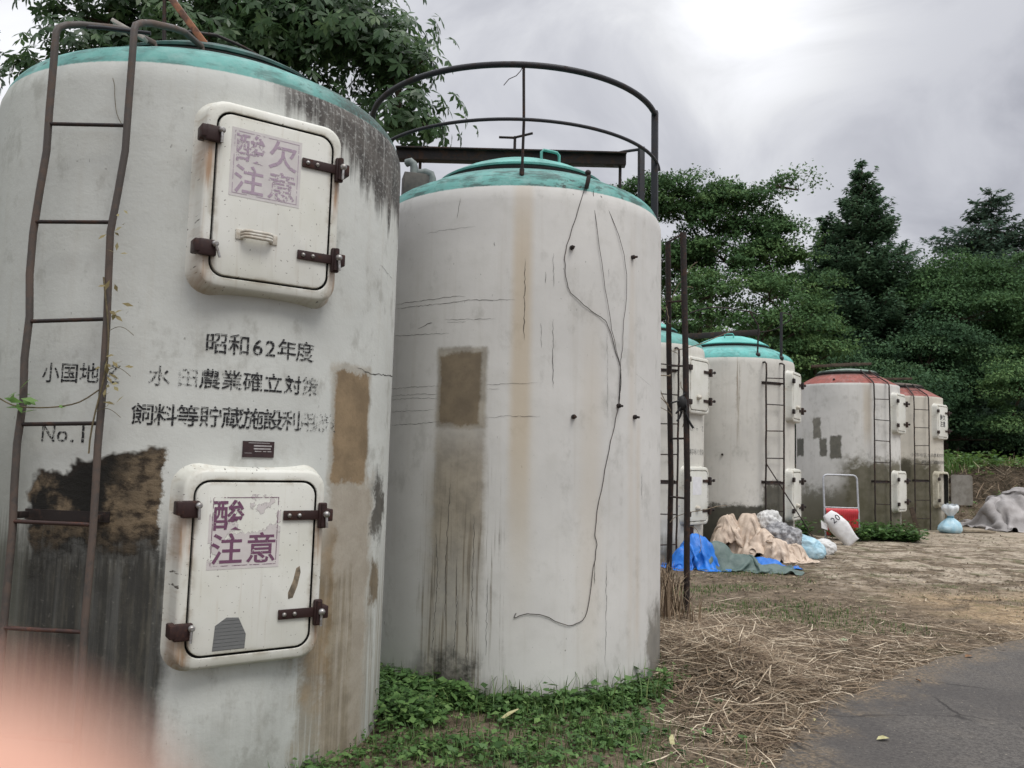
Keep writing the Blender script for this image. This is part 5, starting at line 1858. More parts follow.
def broadleaf(base, lobes, nclump, per, lsize, rc, mat, label, seed, group=None, palmate=False, trunk_r=0.22, name='broadleaf_tree', flat=0.38, tint0=0.0, inner=0.55):
    if not palmate:
        nclump, per, lsize = int(nclump * 0.42), int(per * 5.0), lsize * 0.56
        inner = max(inner, 0.58)
    r = np.random.default_rng(seed)
    root = thing(name, tuple(base), label, 'tree', group)
    base = Vector(base)
    lob = [(Vector(c), Vector(s)) for c, s in lobes]
    vol = np.array([s.x * s.y * s.z for _, s in lob]) ** (2 / 3)
    pick = r.choice(len(lob), nclump, p=vol / vol.sum())
    C0 = np.array([tuple(c) for c, _ in lob])[pick]
    S0 = np.array([tuple(s) for _, s in lob])[pick]
    d = rand_dirs(r, nclump)
    d[:, 2] = np.where(d[:, 2] < -0.35, -d[:, 2] * 0.6, d[:, 2])
    rad_ = inner + (1 - inner) * r.uniform(0, 1, nclump) ** 0.6
    # lumpy outline
    lump = 1 + 0.22 * np.sin(5 * d[:, 0] + 3 * d[:, 2] + pick) * np.cos(4 * d[:, 1] - 2 * d[:, 2])
    cc = C0 + d * S0 * (rad_ * lump)[:, None]
    q = MB()
    ctr = Vector(tuple(np.mean(C0, 0)))
    top = Vector((base.x * .55 + ctr.x * .45, base.y * .55 + ctr.y * .45, ctr.z))
    limb(q, base - Vector((0, 0, 0.3)), top, trunk_r, trunk_r * 0.4, r, 0.04, 9)
    ends = []
    order = sorted(range(len(lob)), key=lambda i: (lob[i][0] - top).length)
    nodes = [base.lerp(top, f) for f in (0.5, 0.65, 0.8, 1.0)]
    for i in order:
        c = lob[i][0]
        st = min(nodes, key=lambda p: (p - c).length + 0.35 * max(0.0, p.z - c.z))
        limb(q, st, c, trunk_r * 0.30, trunk_r * 0.14, r, 0.06)
        nodes.append(c)
        for j in r.choice(np.where(pick == i)[0], min(7, (pick == i).sum()), replace=False) if (pick == i).sum() else []:
            limb(q, c, cc[j], trunk_r * 0.13, 0.012, r, 0.1, 4)
    q.build('trunk', BARK, root, smooth=70)
    N = nclump * per
    ci = np.repeat(np.arange(nclump), per)
    tcl = r.uniform(0, 1, nclump)
    if palmate:
        # each clump: whorls of drooping leaflets
        off = r.normal(0, 1, (N, 3)) * np.array([rc, rc, rc * 0.6])
        w = cc[ci] + off
        axis = unit(off + np.array([0, 0, rc * 0.8]) + d[ci] * rc * 0.9)
        parts = []
        ref = rand_dirs(r, N)
        u1 = unit(np.cross(axis, ref))
        u2 = np.cross(axis, u1)
        tl = np.clip(0.45 * tcl[ci] + 0.55 * r.uniform(0, 1, N) + tint0, 0, 1)
        for kk in range(6):
            a = 2 * math.pi * kk / 6 + r.uniform(-.25, .25, N)
            droop = r.uniform(0.15, 0.8, N)
            dr = unit(u1 * np.cos(a)[:, None] + u2 * np.sin(a)[:, None] - axis * 0.1 - np.array([0, 0, 1]) * droop[:, None])
            ln = lsize * r.uniform(0.7, 1.25, N)
            nm = unit(axis + 0.25 * rand_dirs(r, N))
            V, F = leaves(w, dr, nm, ln, ln * 0.36, base=True, broad=0.62, fold=0.15)
            parts.append((V, F, np.clip(tl + r.uniform(-.12, .12, N), 0, 1)))
        V, F, A = merge(parts)
    else:
        ud = rand_dirs(r, N)
        ud[:, 2] = np.where(ud[:, 2] < -0.15, -ud[:, 2], ud[:, 2])
        sz = (r.uniform(0.0, 1.0, nclump) ** 1.5 * 1.15 + 0.42)[ci] * rc * 1.5
        shell = r.uniform(0.50, 1.0, N) ** 0.6
        # ragged edge: sprays stick out of each bough, each bough with its own tilt and stretch
        spike = 1 + 0.42 * np.sin(ud[:, 0] * 8 + ci * 1.7) * np.sin(ud[:, 1] * 8 + ci * 2.9) * np.cos(ud[:, 2] * 5 + ci)
        ax_ = rand_dirs(r, nclump)
        ax_[:, 2] *= 0.35
        off = ud * (sz * shell * spike)[:, None] * np.array([1, 1, 0.62])
        off = off + ax_[ci] * np.sum(off * ax_[ci], 1)[:, None] * 0.7
        w = cc[ci] + off + r.normal(0, 0.04, (N, 3))
        nm = unit(ud * 0.9 + np.array([0, 0, 0.5]) + 0.30 * rand_dirs(r, N))
        dr = rand_dirs(r, N)
        ln = lsize * r.uniform(0.6, 1.35, N)
        V, F = leaves(w, dr, nm, ln, ln * r.uniform(0.5, 0.75, N), broad=0.45)
        A = np.clip(0.62 * tcl[ci] + 0.32 * r.uniform(0, 1, N) + tint0, 0, 1)
    np_mesh('crown', V, F, mat, parent=root, attr=A)
    return root


def lobe(u, v, y, su, sv, sd=None):
    """lobe centred on a measured sight line; half sizes in metres"""
    return (at(u, v, y), (su, sd or su * 0.8, sv))


# the tree that stands behind the two nearest tanks
y0 = 12.3
broadleaf((-4.3, 12.8, 0), [lobe(230, 0, y0 + .5, 2.3, 1.6), lobe(110, 25, y0, 1.15, 0.9), lobe(95, 95, y0, 1.25, 0.8), lobe(200, 70, y0, 1.7, 1.0), lobe(300, 40, y0, 1.5, 1.3),
                            lobe(365, 45, y0 - .2, 0.85, 0.85), lobe(398, 80, y0 - .3, 0.68, 0.75), lobe(400, 120, y0 - .5, 0.62, 0.45), lobe(300, 110, y0, 1.2, 0.8), lobe(180, -60, y0 + .6, 1.9, 1.0), lobe(60, 120, y0, .8, .45)],
          400, 13, 0.175, 0.26, LEAF_A, 'big palmate leaved tree rising right behind the nearest tank', 3, palmate=True, name='palmate_tree', trunk_r=0.2, inner=0.35)

WOOD = 'trees of the wood behind the tanks'
y0 = 30
broadleaf((7.6, 31, 0), [lobe(655, 215, y0, 1.7, 1.2), lobe(637, 195, y0, 0.9, 0.7), lobe(690, 222, y0, 1.2, 0.8), lobe(672, 200, y0, .7, .5), lobe(722, 210, y0, 1.0, 0.55),
                         lobe(745, 194, y0, 0.9, 0.5), lobe(772, 186, y0 - .3, 0.75, 0.28), lobe(798, 190, y0 - .3, 0.5, 0.18), lobe(758, 204, y0, 0.8, 0.4), lobe(738, 226, y0, 1.5, 0.9), lobe(768, 240, y0, 1.2, 0.8), lobe(705, 205, y0, .9, .6), lobe(725, 262, y0, 1.9, 1.3), lobe(690, 280, y0, 1.3, 1.2), lobe(765, 262, y0, 1.4, 0.9), lobe(790, 295, y0, 1.5, 1.0),
                         lobe(655, 270, y0, 1.4, 1.5), lobe(660, 320, y0, 1.4, 1.5)],
          440, 62, 0.22, 0.44, LEAF_B, 'spreading broadleaf tree with an open branch reaching right above the teal domed tank', 5, WOOD, inner=0.35)
broadleaf((8.2, 26, 0), [lobe(770, 300, 26, 1.3, 0.9), lobe(800, 330, 26, 1.2, 0.9), lobe(760, 345, 26, 1.7, 1.2), lobe(815, 365, 26, 1.0, .9), lobe(700, 300, 26.5, 1.2, 0.9), lobe(700, 340, 26.5, 1.4, 1.2), lobe(740, 385, 26, 1.9, 1.2), lobe(820, 400, 26.5, 1.0, 1.0)],
          300, 60, 0.19, 0.42, LEAF_B, 'lighter green broadleaf tree directly above the teal domed tank', 6, WOOD, tint0=0.16, inner=0.45)
# lower trees filling the middle of the wood
broadleaf((15.0, 38, 0), [lobe(850, 392, 38, 2.6, 1.6), lobe(812, 375, 38, 1.8, 1.5), lobe(885, 400, 37, 2.4, 1.6), lobe(840, 425, 37, 2.8, 1.8), lobe(800, 400, 38, 2.0, 2.0)],
          330, 60, 0.26, 0.62, LEAF_D, 'dark broadleaf tree in the shade behind the salmon topped tanks', 7, WOOD, inner=0.4)
broadleaf((21.0, 40, 1.5), [lobe(925, 370, 40, 2.6, 2.2), lobe(960, 395, 40, 2.4, 2.0), lobe(910, 420, 39, 2.6, 2.0), lobe(965, 440, 39, 2.6, 1.4), lobe(945, 350, 40, 1.8, 1.4)],
          360, 60, 0.26, 0.62, LEAF_D, 'dark bushy tree behind the earth bank beside the farthest tank', 8, WOOD, inner=0.4)
broadleaf((23.5, 44, 1.5), [lobe(930, 305, 44, 1.7, 1.3), lobe(955, 283, 44, 2.4, 1.3), lobe(1000, 285, 44, 2.5, 1.4), lobe(1050, 300, 44, 2.6, 1.6), lobe(965, 320, 43, 3.4, 1.8), lobe(1030, 345, 43, 2.8, 2.0), lobe(1000, 375, 43, 3.0, 1.8), lobe(918, 345, 44, 1.2, 1.4)],
          470, 60, 0.28, 0.72, LEAF_B, 'wide domed broadleaf tree at the right edge of the wood', 9, WOOD, tint0=-0.1, inner=0.4)
broadleaf((24.5, 36, 1.5), [lobe(1020, 395, 36, 1.5, 1.6), lobe(1010, 430, 36, 1.3, 1.0), lobe(1050, 400, 36, 1.5, 1.6)],
          130, 60, 0.20, 0.45, LEAF_B, 'lighter green tree cut by the right edge of the photo above the bank', 10, WOOD, tint0=0.15)
broadleaf((3.0, 34, 0), [lobe(630, 330, 34, 2.4, 3.0), lobe(690, 360, 34, 2.6, 2.4), lobe(640, 400, 34, 3, 2.4)],
          220, 56, 0.26, 0.6, LEAF_D, 'dark broadleaf tree partly hidden behind the rusty posts', 12, WOOD)


def conifer(base, top, prof, mat, label, seed, n_lvl, dens, lsize, name='conifer', droop=0.25, up_tip=0.3, gap=0.0, group=WOOD, spray=0.5):
    """tiers of boughs; prof(t) = half width at height fraction t (0 foot, 1 top)"""
    r = np.random.default_rng(seed)
    base, top = Vector(base), Vector(top)
    root = thing(name, tuple(base), label, 'tree', group)
    H = top.z - base.z
    q = MB()
    pts = [base.lerp(top - Vector((0, 0, 0.5)), i / 12) + Vector((0.05 * math.sin(i), 0.05 * math.cos(i * 1.3), 0)) for i in range(13)]
    q.tube(pts, [0.34 * (1 - i / 12.6) + 0.02 for i in range(13)], 8)
    parts = []
    for i in range(n_lvl):
        t = 0.12 + 0.88 * (i + r.uniform(-.3, .3)) / n_lvl
        R_ = prof(t)
        c = base.lerp(top, t)
        nb = max(4, int(dens * (0.6 + R_)))
        for b in range(nb):
            if r.uniform() < gap:
                continue
            a = r.uniform(0, 6.283)
            L = R_ * r.uniform(0.50, 1.22)
            ca, sa = math.cos(a), math.sin(a)
            m = max(8, int(spray * L / lsize * 16))
            s = r.uniform(0.12, 1.0, m) ** 0.75
            dz = -droop * L * s + up_tip * L * s ** 3
            wd = (0.10 + 0.22 * L * (1 - s * 0.75)) * r.normal(0, 0.65, m)
            p = np.stack([c.x + ca * L * s - sa * wd, c.y + sa * L * s + ca * wd, c.z + dz + r.normal(0, 0.06 * (1 + L * .25), m) - 0.25 * np.abs(wd)], 1)
            dd = np.stack([ca + r.normal(0, .5, m) - sa * np.sign(wd) * .6, sa + r.normal(0, .5, m) + ca * np.sign(wd) * .6, r.normal(-0.15, .35, m)], 1)
            nm = unit(np.array([0, 0, 1.0]) + 0.6 * rand_dirs(r, m))
            ln = lsize * r.uniform(0.6, 1.4, m)
            V, F = leaves(p, dd, nm, ln, ln * r.uniform(0.28, 0.5, m))
            parts.append((V, F, np.clip(r.uniform(0, 0.6) + r.uniform(0, .4, m), 0, 1)))
            if L > 0.8:
                q.tube([c, c + Vector((ca * L * .5, sa * L * .5, -droop * L * .5 + up_tip * L * .125)), c + Vector((ca * L * .95, sa * L * .95, (-droop + up_tip) * L * .93))], [0.045, 0.03, 0.01], 5)
    q.build('trunk', BARK, root, smooth=70)
    V, F, A = merge(parts)
    np_mesh('crown', V, F, mat, parent=root, attr=A)
    return root


bC = at(862, 158, 45)
conifer((bC.x + .15, 45, 0), bC, lambda t: 5.3 * (1 - t) ** 0.74 * (1 + .12 * math.sin(t * 41)) + 0.06, LEAF_C, 'tall dark pointed conifer standing highest above the wood', 4, 64, 6.5, 0.26, spray=0.85, droop=0.22, up_tip=0.42)
bD = at(826, 214, 46)
conifer((bD.x, 46, 0), bD, lambda t: 3.6 * (1 - t) ** 0.65 * (1 + .15 * math.sin(t * 27)) + 0.15, LEAF_C, 'shorter dark conifer just left of the tallest one', 14, 46, 7, 0.30, spray=0.75)
bE = at(991, 188, 56)
conifer((bE.x, 56, 0), bE, lambda t: 11.5 * (1 - t) ** 0.80 * (1 + .25 * math.sin(t * 40)) + 0.25, LEAF_E, 'airy larch with layered boughs at the top right of the wood', 24, 44, 5.0, 0.34, name='larch_tree', gap=0.10, droop=0.02, up_tip=0.14, spray=0.55)
bF = at(905, 240, 52)
conifer((bF.x, 52, 0), bF, lambda t: 4.2 * (1 - t) ** 0.6 + 0.3, LEAF_E, 'thin sparse pale larch between the tall conifer and the domed tree', 34, 30, 3.0, 0.22, name='larch_tree', gap=0.3, droop=-0.25, up_tip=0.1, spray=0.35)

# the wood farther back reads as one dark mass
r = np.random.default_rng(77)
n_ = 900
u = r.uniform(560, 1330, n_)
v = r.uniform(325, 480, n_)
dist = r.uniform(58, 66, n_)
u = np.concatenate([u, r.uniform(-700, 560, 700)])
v = np.concatenate([v, r.uniform(335, 480, 700)])
dist = np.concatenate([dist, r.uniform(44, 54, 700)])
n_ += 700
cc = np.array([tuple(at(a, b, c)) for a, b, c in zip(u, v, dist)])
per = 26
w = np.repeat(cc, per, 0) + r.normal(0, 1, (n_ * per, 3)) * np.array([1.0, 1.0, 0.6])
Vw, Fw = leaves(w, rand_dirs(r, len(w)), unit(np.array([0, -.3, 1.0]) + .7 * rand_dirs(r, len(w))), 0.75, 0.5)
o = np_mesh('far_wood', Vw, Fw, LEAF_D, attr=np.clip(np.repeat(r.uniform(0, .7, n_), per) + r.uniform(0, .3, n_ * per), 0, 1))
tag(o, 'far dark wood closing the view behind the nearer trees', 'wood', kind='stuff')

# ------------------------------------------------------------------ things on the yard
def crumple(name, mat, c, dims, seed, label=None, cat=None, group=None, parent=None, sub=5, amp=0.28, freq=1.6, rotz=0.0, sharp=0.55, shape=None):
    bm = bmesh.new()
    bmesh.ops.create_icosphere(bm, subdivisions=sub, radius=1.0)
    c = Vector(c)
    cz, sz = math.cos(rotz), math.sin(rotz)
    so = Vector((seed * 3.17, seed * 1.31, seed * 2.23))
    vs_ = []
    for v in bm.verts:
        d = v.co.normalized()
        q = d * freq + so
        n1 = mnoise.noise(q)
        w1 = Vector((mnoise.noise(q + Vector((7, 0, 0))), mnoise.noise(q + Vector((0, 7, 0))), n1))
        n2 = 1 - abs(mnoise.noise(q * 1.05 + w1 * 0.9)) * 2.2
        n3 = 1 - abs(mnoise.noise(Vector((q.x * 2.6, q.y * 2.6, q.z * 1.3)) + w1 * 1.6)) * 2.2
        n4 = 1 - abs(mnoise.noise(Vector((q.x * 4.6, q.y * 4.6, q.z * 3.2)) + w1 * 2.0)) * 2.2
        vd = mnoise.voronoi(q * 2.2 + w1 * 0.5)[0]
        vd2 = mnoise.voronoi(Vector((q.x * 4.8, q.y * 4.8, q.z * 3.4)) + w1 * 0.7)[0]
        rr = 1 + amp * (0.75 * n1 + sharp * 0.42 * (n2 - 0.4) + sharp * 0.34 * (n3 - 0.4) - sharp * 0.75 * (vd[0] - 0.4) + sharp * 0.40 * (vd2[1] - vd2[0] - 0.25))
        p = d * rr
        p.x *= dims[0] / 2
        p.y *= dims[1] / 2
        p.z = (p.z * 0.62 + 0.36) * dims[2]
        if shape:
            p = shape(p)
        z_floor = 0.0
        if p.z < 0.012:
            p.z = 0.012 * min(1, max(0, 0.3 + mnoise.noise(q * 3)))
        vs_.append(Vector((c.x + p.x * cz - p.y * sz, c.y + p.x * sz + p.y * cz, c.z + p.z)))
    bm.verts.index_update()
    mb = MB()
    mb.add(vs_, [[v.index for v in f.verts] for f in bm.faces])
    bm.free()
    o = mb.build(name, mat, parent, smooth=60, offset=tuple(c))
    if label:
        tag(o, label, cat, group)
    return o


def drape(name, mat, c, size, lumps, seed, label, cat, group=None, n=54, squeeze=0.72, rotz=0.0, steps=150, bend=0.35, lift=1.0, wrinkle=0.04, grip=0.55, knobs=9, fold=0.035):
    """a sheet of cloth let fall over lumps (x, y, rx, ry, h): a small position-based cloth run, so that the folds are real folds"""
    r = np.random.default_rng(seed)
    nx_, ny_ = n, max(8, int(n * size[1] / size[0]))
    L = size[0] / (nx_ - 1)
    gx, gy = np.meshgrid(np.arange(nx_) * L, np.arange(ny_) * L)
    gx, gy = gx - gx.mean(), gy - gy.mean()
    P = np.stack([gx * squeeze, gy * squeeze, np.full_like(gx, lift)], -1)
    for kf in (2.2, 4.5, 9.0):
        ph = r.uniform(0, 6.28, 4)
        P[..., 2] += wrinkle * np.sin(kf * gx / size[0] * 6 + ph[0] + 1.5 * np.sin(kf * gy / size[1] * 3 + ph[1])) / kf * 4
        P[..., 0] += 0.5 * wrinkle * np.sin(kf * gy / size[1] * 5 + ph[2]) / kf * 4
    P[..., :2] += r.normal(0, 0.06 * L, P[..., :2].shape)
    V = np.zeros_like(P)

    # what lies under the sheet is itself uneven
    for (lx, ly, rx, ry, hh) in list(lumps):
        for q in range(knobs):
            a = r.uniform(0, 6.28)
            d = r.uniform(0.3, 0.95)
            k = r.uniform(0.16, 0.34)
            lumps = lumps + [(lx + rx * d * math.cos(a), ly + ry * d * math.sin(a), rx * k, ry * k, hh * (math.sqrt(1 - d * d) + r.uniform(0.02, 0.22)))]

    def hgt(x, y):
        h = np.full(x.shape, 0.006)
        for (lx, ly, rx, ry, hh) in lumps:
            q = 1 - ((x - lx) / rx) ** 2 - ((y - ly) / ry) ** 2
            h = np.maximum(h, hh * np.sqrt(np.clip(q, 0, 1)))
        return h
    sp_ = []
    for (dx, dy, k) in ((1, 0, 1.0), (0, 1, 1.0), (1, 1, 0.5), (1, -1, 0.5), (2, 0, bend), (0, 2, bend), (4, 0, bend * .6), (0, 4, bend * .6)):
        y0 = max(0, -dy)
        A = (slice(y0, ny_ - max(0, dy)), slice(0, nx_ - dx))
        B_ = (slice(y0 + dy, ny_ - max(0, dy) + dy), slice(dx, nx_))
        sp_.append((A, B_, L * math.hypot(dx, dy), k, abs(dx) + abs(dy) > 1 and (dx == 0 or dy == 0)))
    dt = 0.016
    for st in range(steps):
        V[..., 2] -= 9.8 * dt
        V *= 0.97
        Q = P + V * dt
        for it in range(10):
            D = np.zeros_like(Q)
            C = np.zeros(Q.shape[:2] + (1,))
            for A, B_, L0, k, isb in sp_:
                d = Q[B_] - Q[A]
                l = np.linalg.norm(d, axis=-1, keepdims=True) + 1e-9
                e = l - L0
                if isb:
                    e = np.minimum(e, 0.0)          # bending only pushes folds open
                m = d / l * e * 0.5 * k
                D[A] += m
                D[B_] -= m
                C[A] += 1
                C[B_] += 1
            Q = Q + D / np.maximum(C, 1) * 2.2
            h = hgt(Q[..., 0], Q[..., 1])
            low_ = Q[..., 2] < h + 0.004
            Q[..., 2] = np.maximum(h, Q[..., 2])
            Q[..., :2] = np.where(low_[..., None], P[..., :2] * grip + Q[..., :2] * (1 - grip), Q[..., :2])
        V = (Q - P) / dt
        V[low_, :2] *= 0.25                          # friction
        P = Q
    # fine creases set in the stiff sheet, along the cloth's own coordinates
    du = np.gradient(P, axis=1)
    dv = np.gradient(P, axis=0)
    nrm = unit(np.cross(du, dv))
    cre = np.zeros(gx.shape)
    for i in range(ny_):
        for j in range(nx_):
            q = Vector((gx[i, j] / size[0] * 5 + seed, gy[i, j] / size[0] * 5, seed * 1.7))
            w_ = Vector((mnoise.noise(q), mnoise.noise(q + Vector((5, 2, 0))), 0))
            f1 = abs(mnoise.noise(Vector((q.x * 0.8, q.y * 1.7, q.z)) + w_ * 1.2))
            f2 = abs(mnoise.noise(Vector((q.x * 2.4, q.y * 1.2, q.z + 3)) + w_ * 1.6))
            cre[i, j] = (0.30 - f1) * 1.5 + (0.30 - f2) * 0.8
    P = P + nrm * (cre * fold)[..., None]
    P[..., 2] = np.maximum(P[..., 2], 0.004)
    ca, sa = math.cos(rotz), math.sin(rotz)
    X = P[..., 0] * ca - P[..., 1] * sa + c[0]
    Y = P[..., 0] * sa + P[..., 1] * ca + c[1]
    W_ = np.stack([X, Y, P[..., 2] + c[2]], -1).reshape(-1, 3)
    ii = np.arange(nx_ * ny_).reshape(ny_, nx_)
    F_ = np.stack([ii[:-1, :-1], ii[:-1, 1:], ii[1:, 1:], ii[1:, :-1]], -1).reshape(-1, 4)
    o = np_mesh(name, W_, F_, mat, offset=tuple(c), smooth=True)
    so_ = o.modifiers.new('thickness', 'SOLIDIFY')
    so_.thickness = 0.006
    su_ = o.modifiers.new('smooth', 'SUBSURF')
    su_.levels = su_.render_levels = 1
    return tag(o, label, cat, group)


def sheet_mat(name, a, b, rough=0.45, spec=0.4, scale=7, bump=0.25):
    n = NT(name, rough, spec)
    p = n.coord('Object')
    f = n.noise(p, scale, 5, 0.6)
    g = n.noise(p, scale * 3, 5, 0.65, 1.5)
    n.bump(n.math('ADD', f, n.mul(g, 0.5)), bump, 0.05)
    return n.done(n.mix(n.ramp(f, 0.35, 0.68), a, b))


BLUE_T = sheet_mat('blue_tarpaulin', (0.015, 0.14, 0.52), (0.02, 0.19, 0.66), 0.4)
GREEN_T = sheet_mat('grey_green_tarpaulin', (0.075, 0.115, 0.105), (0.12, 0.165, 0.15), 0.5)
BEIGE_T = sheet_mat('beige_sheeting', (0.46, 0.365, 0.29), (0.64, 0.53, 0.43), 0.7)
WHITE_P = sheet_mat('dirty_white_plastic', (0.52, 0.52, 0.51), (0.72, 0.72, 0.71), 0.4)
GREY_P = sheet_mat('grey_plastic', (0.13, 0.13, 0.14), (0.42, 0.42, 0.43), 0.35, scale=12)
LBLUE = sheet_mat('light_blue_bag', (0.30, 0.52, 0.64), (0.48, 0.66, 0.74), 0.4)
GREY_TARP = sheet_mat('grey_tarpaulin', (0.235, 0.22, 0.215), (0.35, 0.33, 0.325), 0.6, scale=2.5, bump=0.45)
WHITE_SACK = sheet_mat('white_woven_sack', (0.66, 0.66, 0.67), (0.76, 0.76, 0.77), 0.55)

drape('blue_tarpaulin', BLUE_T, (2.80, 12.50, 0.0), (1.25, 1.1), [(0.02, 0.0, .26, .24, .50), (-.15, -.05, .2, .2, .30)], 3, 'bright blue tarpaulin bundled on the ground by the rusty posts', 'tarpaulin', squeeze=0.60, lift=0.75)
drape('green_tarpaulin', GREEN_T, (3.58, 12.50, 0.0), (1.9, 0.95), [(-.42, .05, .28, .22, .40), (-.1, 0, .3, .2, .22), (.35, 0, .3, .15, .08)], 8, 'long grey green tarpaulin trailing between the blue bundle and the beige heap', 'tarpaulin', squeeze=0.66, rotz=-0.08, lift=0.6)
drape('blue_tarpaulin', BLUE_T, (4.06, 12.85, 0.0), (1.0, 0.45), [(-.1, 0, .3, .12, .14)], 5, 'flat strip of blue tarpaulin sticking out past the green one', 'tarpaulin', squeeze=0.74, rotz=-0.12, n=34, lift=0.3)
HEAP = 'beige sheeting heaped before the tanks'
drape('beige_sheeting', BEIGE_T, (3.72, 14.10, 0.0), (1.15, 1.0), [(0, 0, .24, .26, .70), (-.12, -.12, .2, .2, .45)], 11, 'left bulge of beige sheeting in the heap beside the white hatch', 'sheeting', HEAP, squeeze=0.60, lift=0.95)
drape('beige_sheeting', BEIGE_T, (4.12, 14.02, 0.0), (1.5, 1.25), [(-.05, .08, .28, .26, .74), (.15, -.08, .25, .25, .50), (0.0, -.25, .3, .25, .25)], 12, 'tallest beige sheeting with long folds in the middle of the heap', 'sheeting', HEAP, squeeze=0.56, lift=1.0)
drape('beige_sheeting', BEIGE_T, (4.40, 13.62, 0.0), (1.2, 0.9), [(0, 0, .24, .2, .36), (.2, .05, .15, .15, .2)], 13, 'crumpled beige sheeting in front at the foot of the heap', 'sheeting', HEAP, squeeze=0.52, lift=0.6, bend=0.2)
drape('beige_sheeting', BEIGE_T, (4.74, 13.80, 0.0), (1.1, 0.8), [(0, 0, .22, .18, .26), (-.2, 0, .12, .12, .3)], 14, 'low beige sheeting at the right end of the heap', 'sheeting', HEAP, squeeze=0.52, lift=0.5, bend=0.2)
crumple('plastic_bundle', WHITE_P, (4.46, 14.20, 0.46), (0.42, 0.34, 0.34), 15, 'whitish plastic bundle lying on top of the beige heap', 'bundle', sub=5, amp=0.24, freq=1.3, sharp=0.8)
crumple('plastic_bundle', GREY_P, (4.62, 14.02, 0.18), (0.66, 0.40, 0.42), 16, 'grey and black plastic bundle just right of the beige heap top', 'bundle', sub=5, amp=0.26, freq=1.5, sharp=0.8)
crumple('light_blue_bag', LBLUE, (5.10, 14.25, 0.0), (0.66, 0.36, 0.34), 17, 'light blue patterned bag lying at the right end of the beige heap', 'bag', sub=5, amp=0.18, freq=1.2, rotz=-0.4, sharp=0.7, shape=lambda p: Vector((p.x, p.y, p.z * (1.15 - .5 * p.x))))
crumple('white_bag', WHITE_P, (5.66, 14.9, 0.0), (0.46, 0.36, 0.28), 18, 'dirty white bag slumped on the ground past the light blue one', 'bag', sub=5, amp=0.18, freq=1.2, sharp=0.7)
drape('grey_tarpaulin', GREY_TARP, (14.35, 23.0, 0.0), (4.6, 3.6), [(0.1, 0.1, 1.15, .95, 1.02), (-.65, -.2, .7, .6, .72), (.8, -.1, .8, .8, 1.05)], 21, 'big grey tarpaulin bundle at the right edge before the bank', 'tarpaulin', n=72, squeeze=0.66, lift=1.3, wrinkle=0.06, fold=0.16, knobs=6)

# white sack leaning, printed 20
root = thing('feed_sack', (6.92, 16.7, 0), 'white feed sack printed 20 leaning against the red panel barrier', 'sack')
e1, e2 = Vector((6.92, 16.66, 0.04)), Vector((6.46, 16.78, 0.62))
ax = (e2 - e1).normalized()
sd = Vector((ax.z, 0, -ax.x)).normalized()
nf = Vector((0, -1, 0.15)).normalized()
q = MB()
nu, nv_ = 18, 30
vv, ff = [], []
for j in range(nv_ + 1):
    t = j / nv_
    w_ = 0.165 * (1 - 0.10 * math.sin(t * 9)) * (1.0 - 0.35 * max(0, t - 0.86) / 0.14)
    th_ = 0.11 * math.sin(math.pi * min(1, max(0.02, t * 0.96 + 0.02))) ** 0.5
    for i in range(nu):
        a = 2 * math.pi * i / nu
        ca, sa = math.cos(a), math.sin(a)
        wx = w_ * math.copysign(abs(ca) ** 0.55, ca)
        ny_ = th_ * math.copysign(abs(sa) ** 0.8, sa)
        p = e1 + (e2 - e1) * t + sd * wx + nf * ny_
        nz = mnoise.noise(p * 4) * 0.03 + (0.4 - abs(mnoise.noise(Vector((p.x * 8, p.y * 8, p.z * 3.5))))) * 0.035 + (0.4 - abs(mnoise.noise(p * 14))) * 0.010
        vv.append(p + nf * nz * math.copysign(1, sa) + Vector((0, 0, 0)))
for j in range(nv_):
    for i in range(nu):
        ff.append((j * nu + i, j * nu + (i + 1) % nu, (j + 1) * nu + (i + 1) % nu, (j + 1) * nu + i))
ff += [tuple(range(nu - 1, -1, -1)), tuple(nv_ * nu + i for i in range(nu))]
q.add(vv, ff)
q.build('sack', WHITE_SACK, root, smooth=180)
q = MB()
q.add([e1.lerp(e2, .97) - sd * .2 + nf * .02, e1.lerp(e2, .80) - sd * .30 + nf * .03, e1.lerp(e2, .66) - sd * .23 + nf * .04, e1.lerp(e2, .8) - sd * .17 + nf * .05], [(0, 1, 2, 3)])
q.build('flap', WHITE_SACK, root)
lettering('20', lambda s, t: e1.lerp(e2, 0.80) + sd * (s - 0.055) + ax * t + nf * 0.155, 0.17, 0, root, INK_DARK, 'lettering', 0.012, wear=(0.25, 0.25), centers=[0.0, 0.10])

# light blue bag tied at the neck
root = thing('tied_bag', (10.99, 20.6, 0), 'light blue bag tied at the neck with a white flared top beside the open hatch', 'bag')
prof = [(0.10, 0.0), (0.24, 0.01), (0.30, 0.08), (0.29, 0.17), (0.21, 0.27), (0.11, 0.35), (0.065, 0.385), (0.075, 0.42), (0.14, 0.50), (0.19, 0.58), (0.20, 0.64), (0.17, 0.70)]


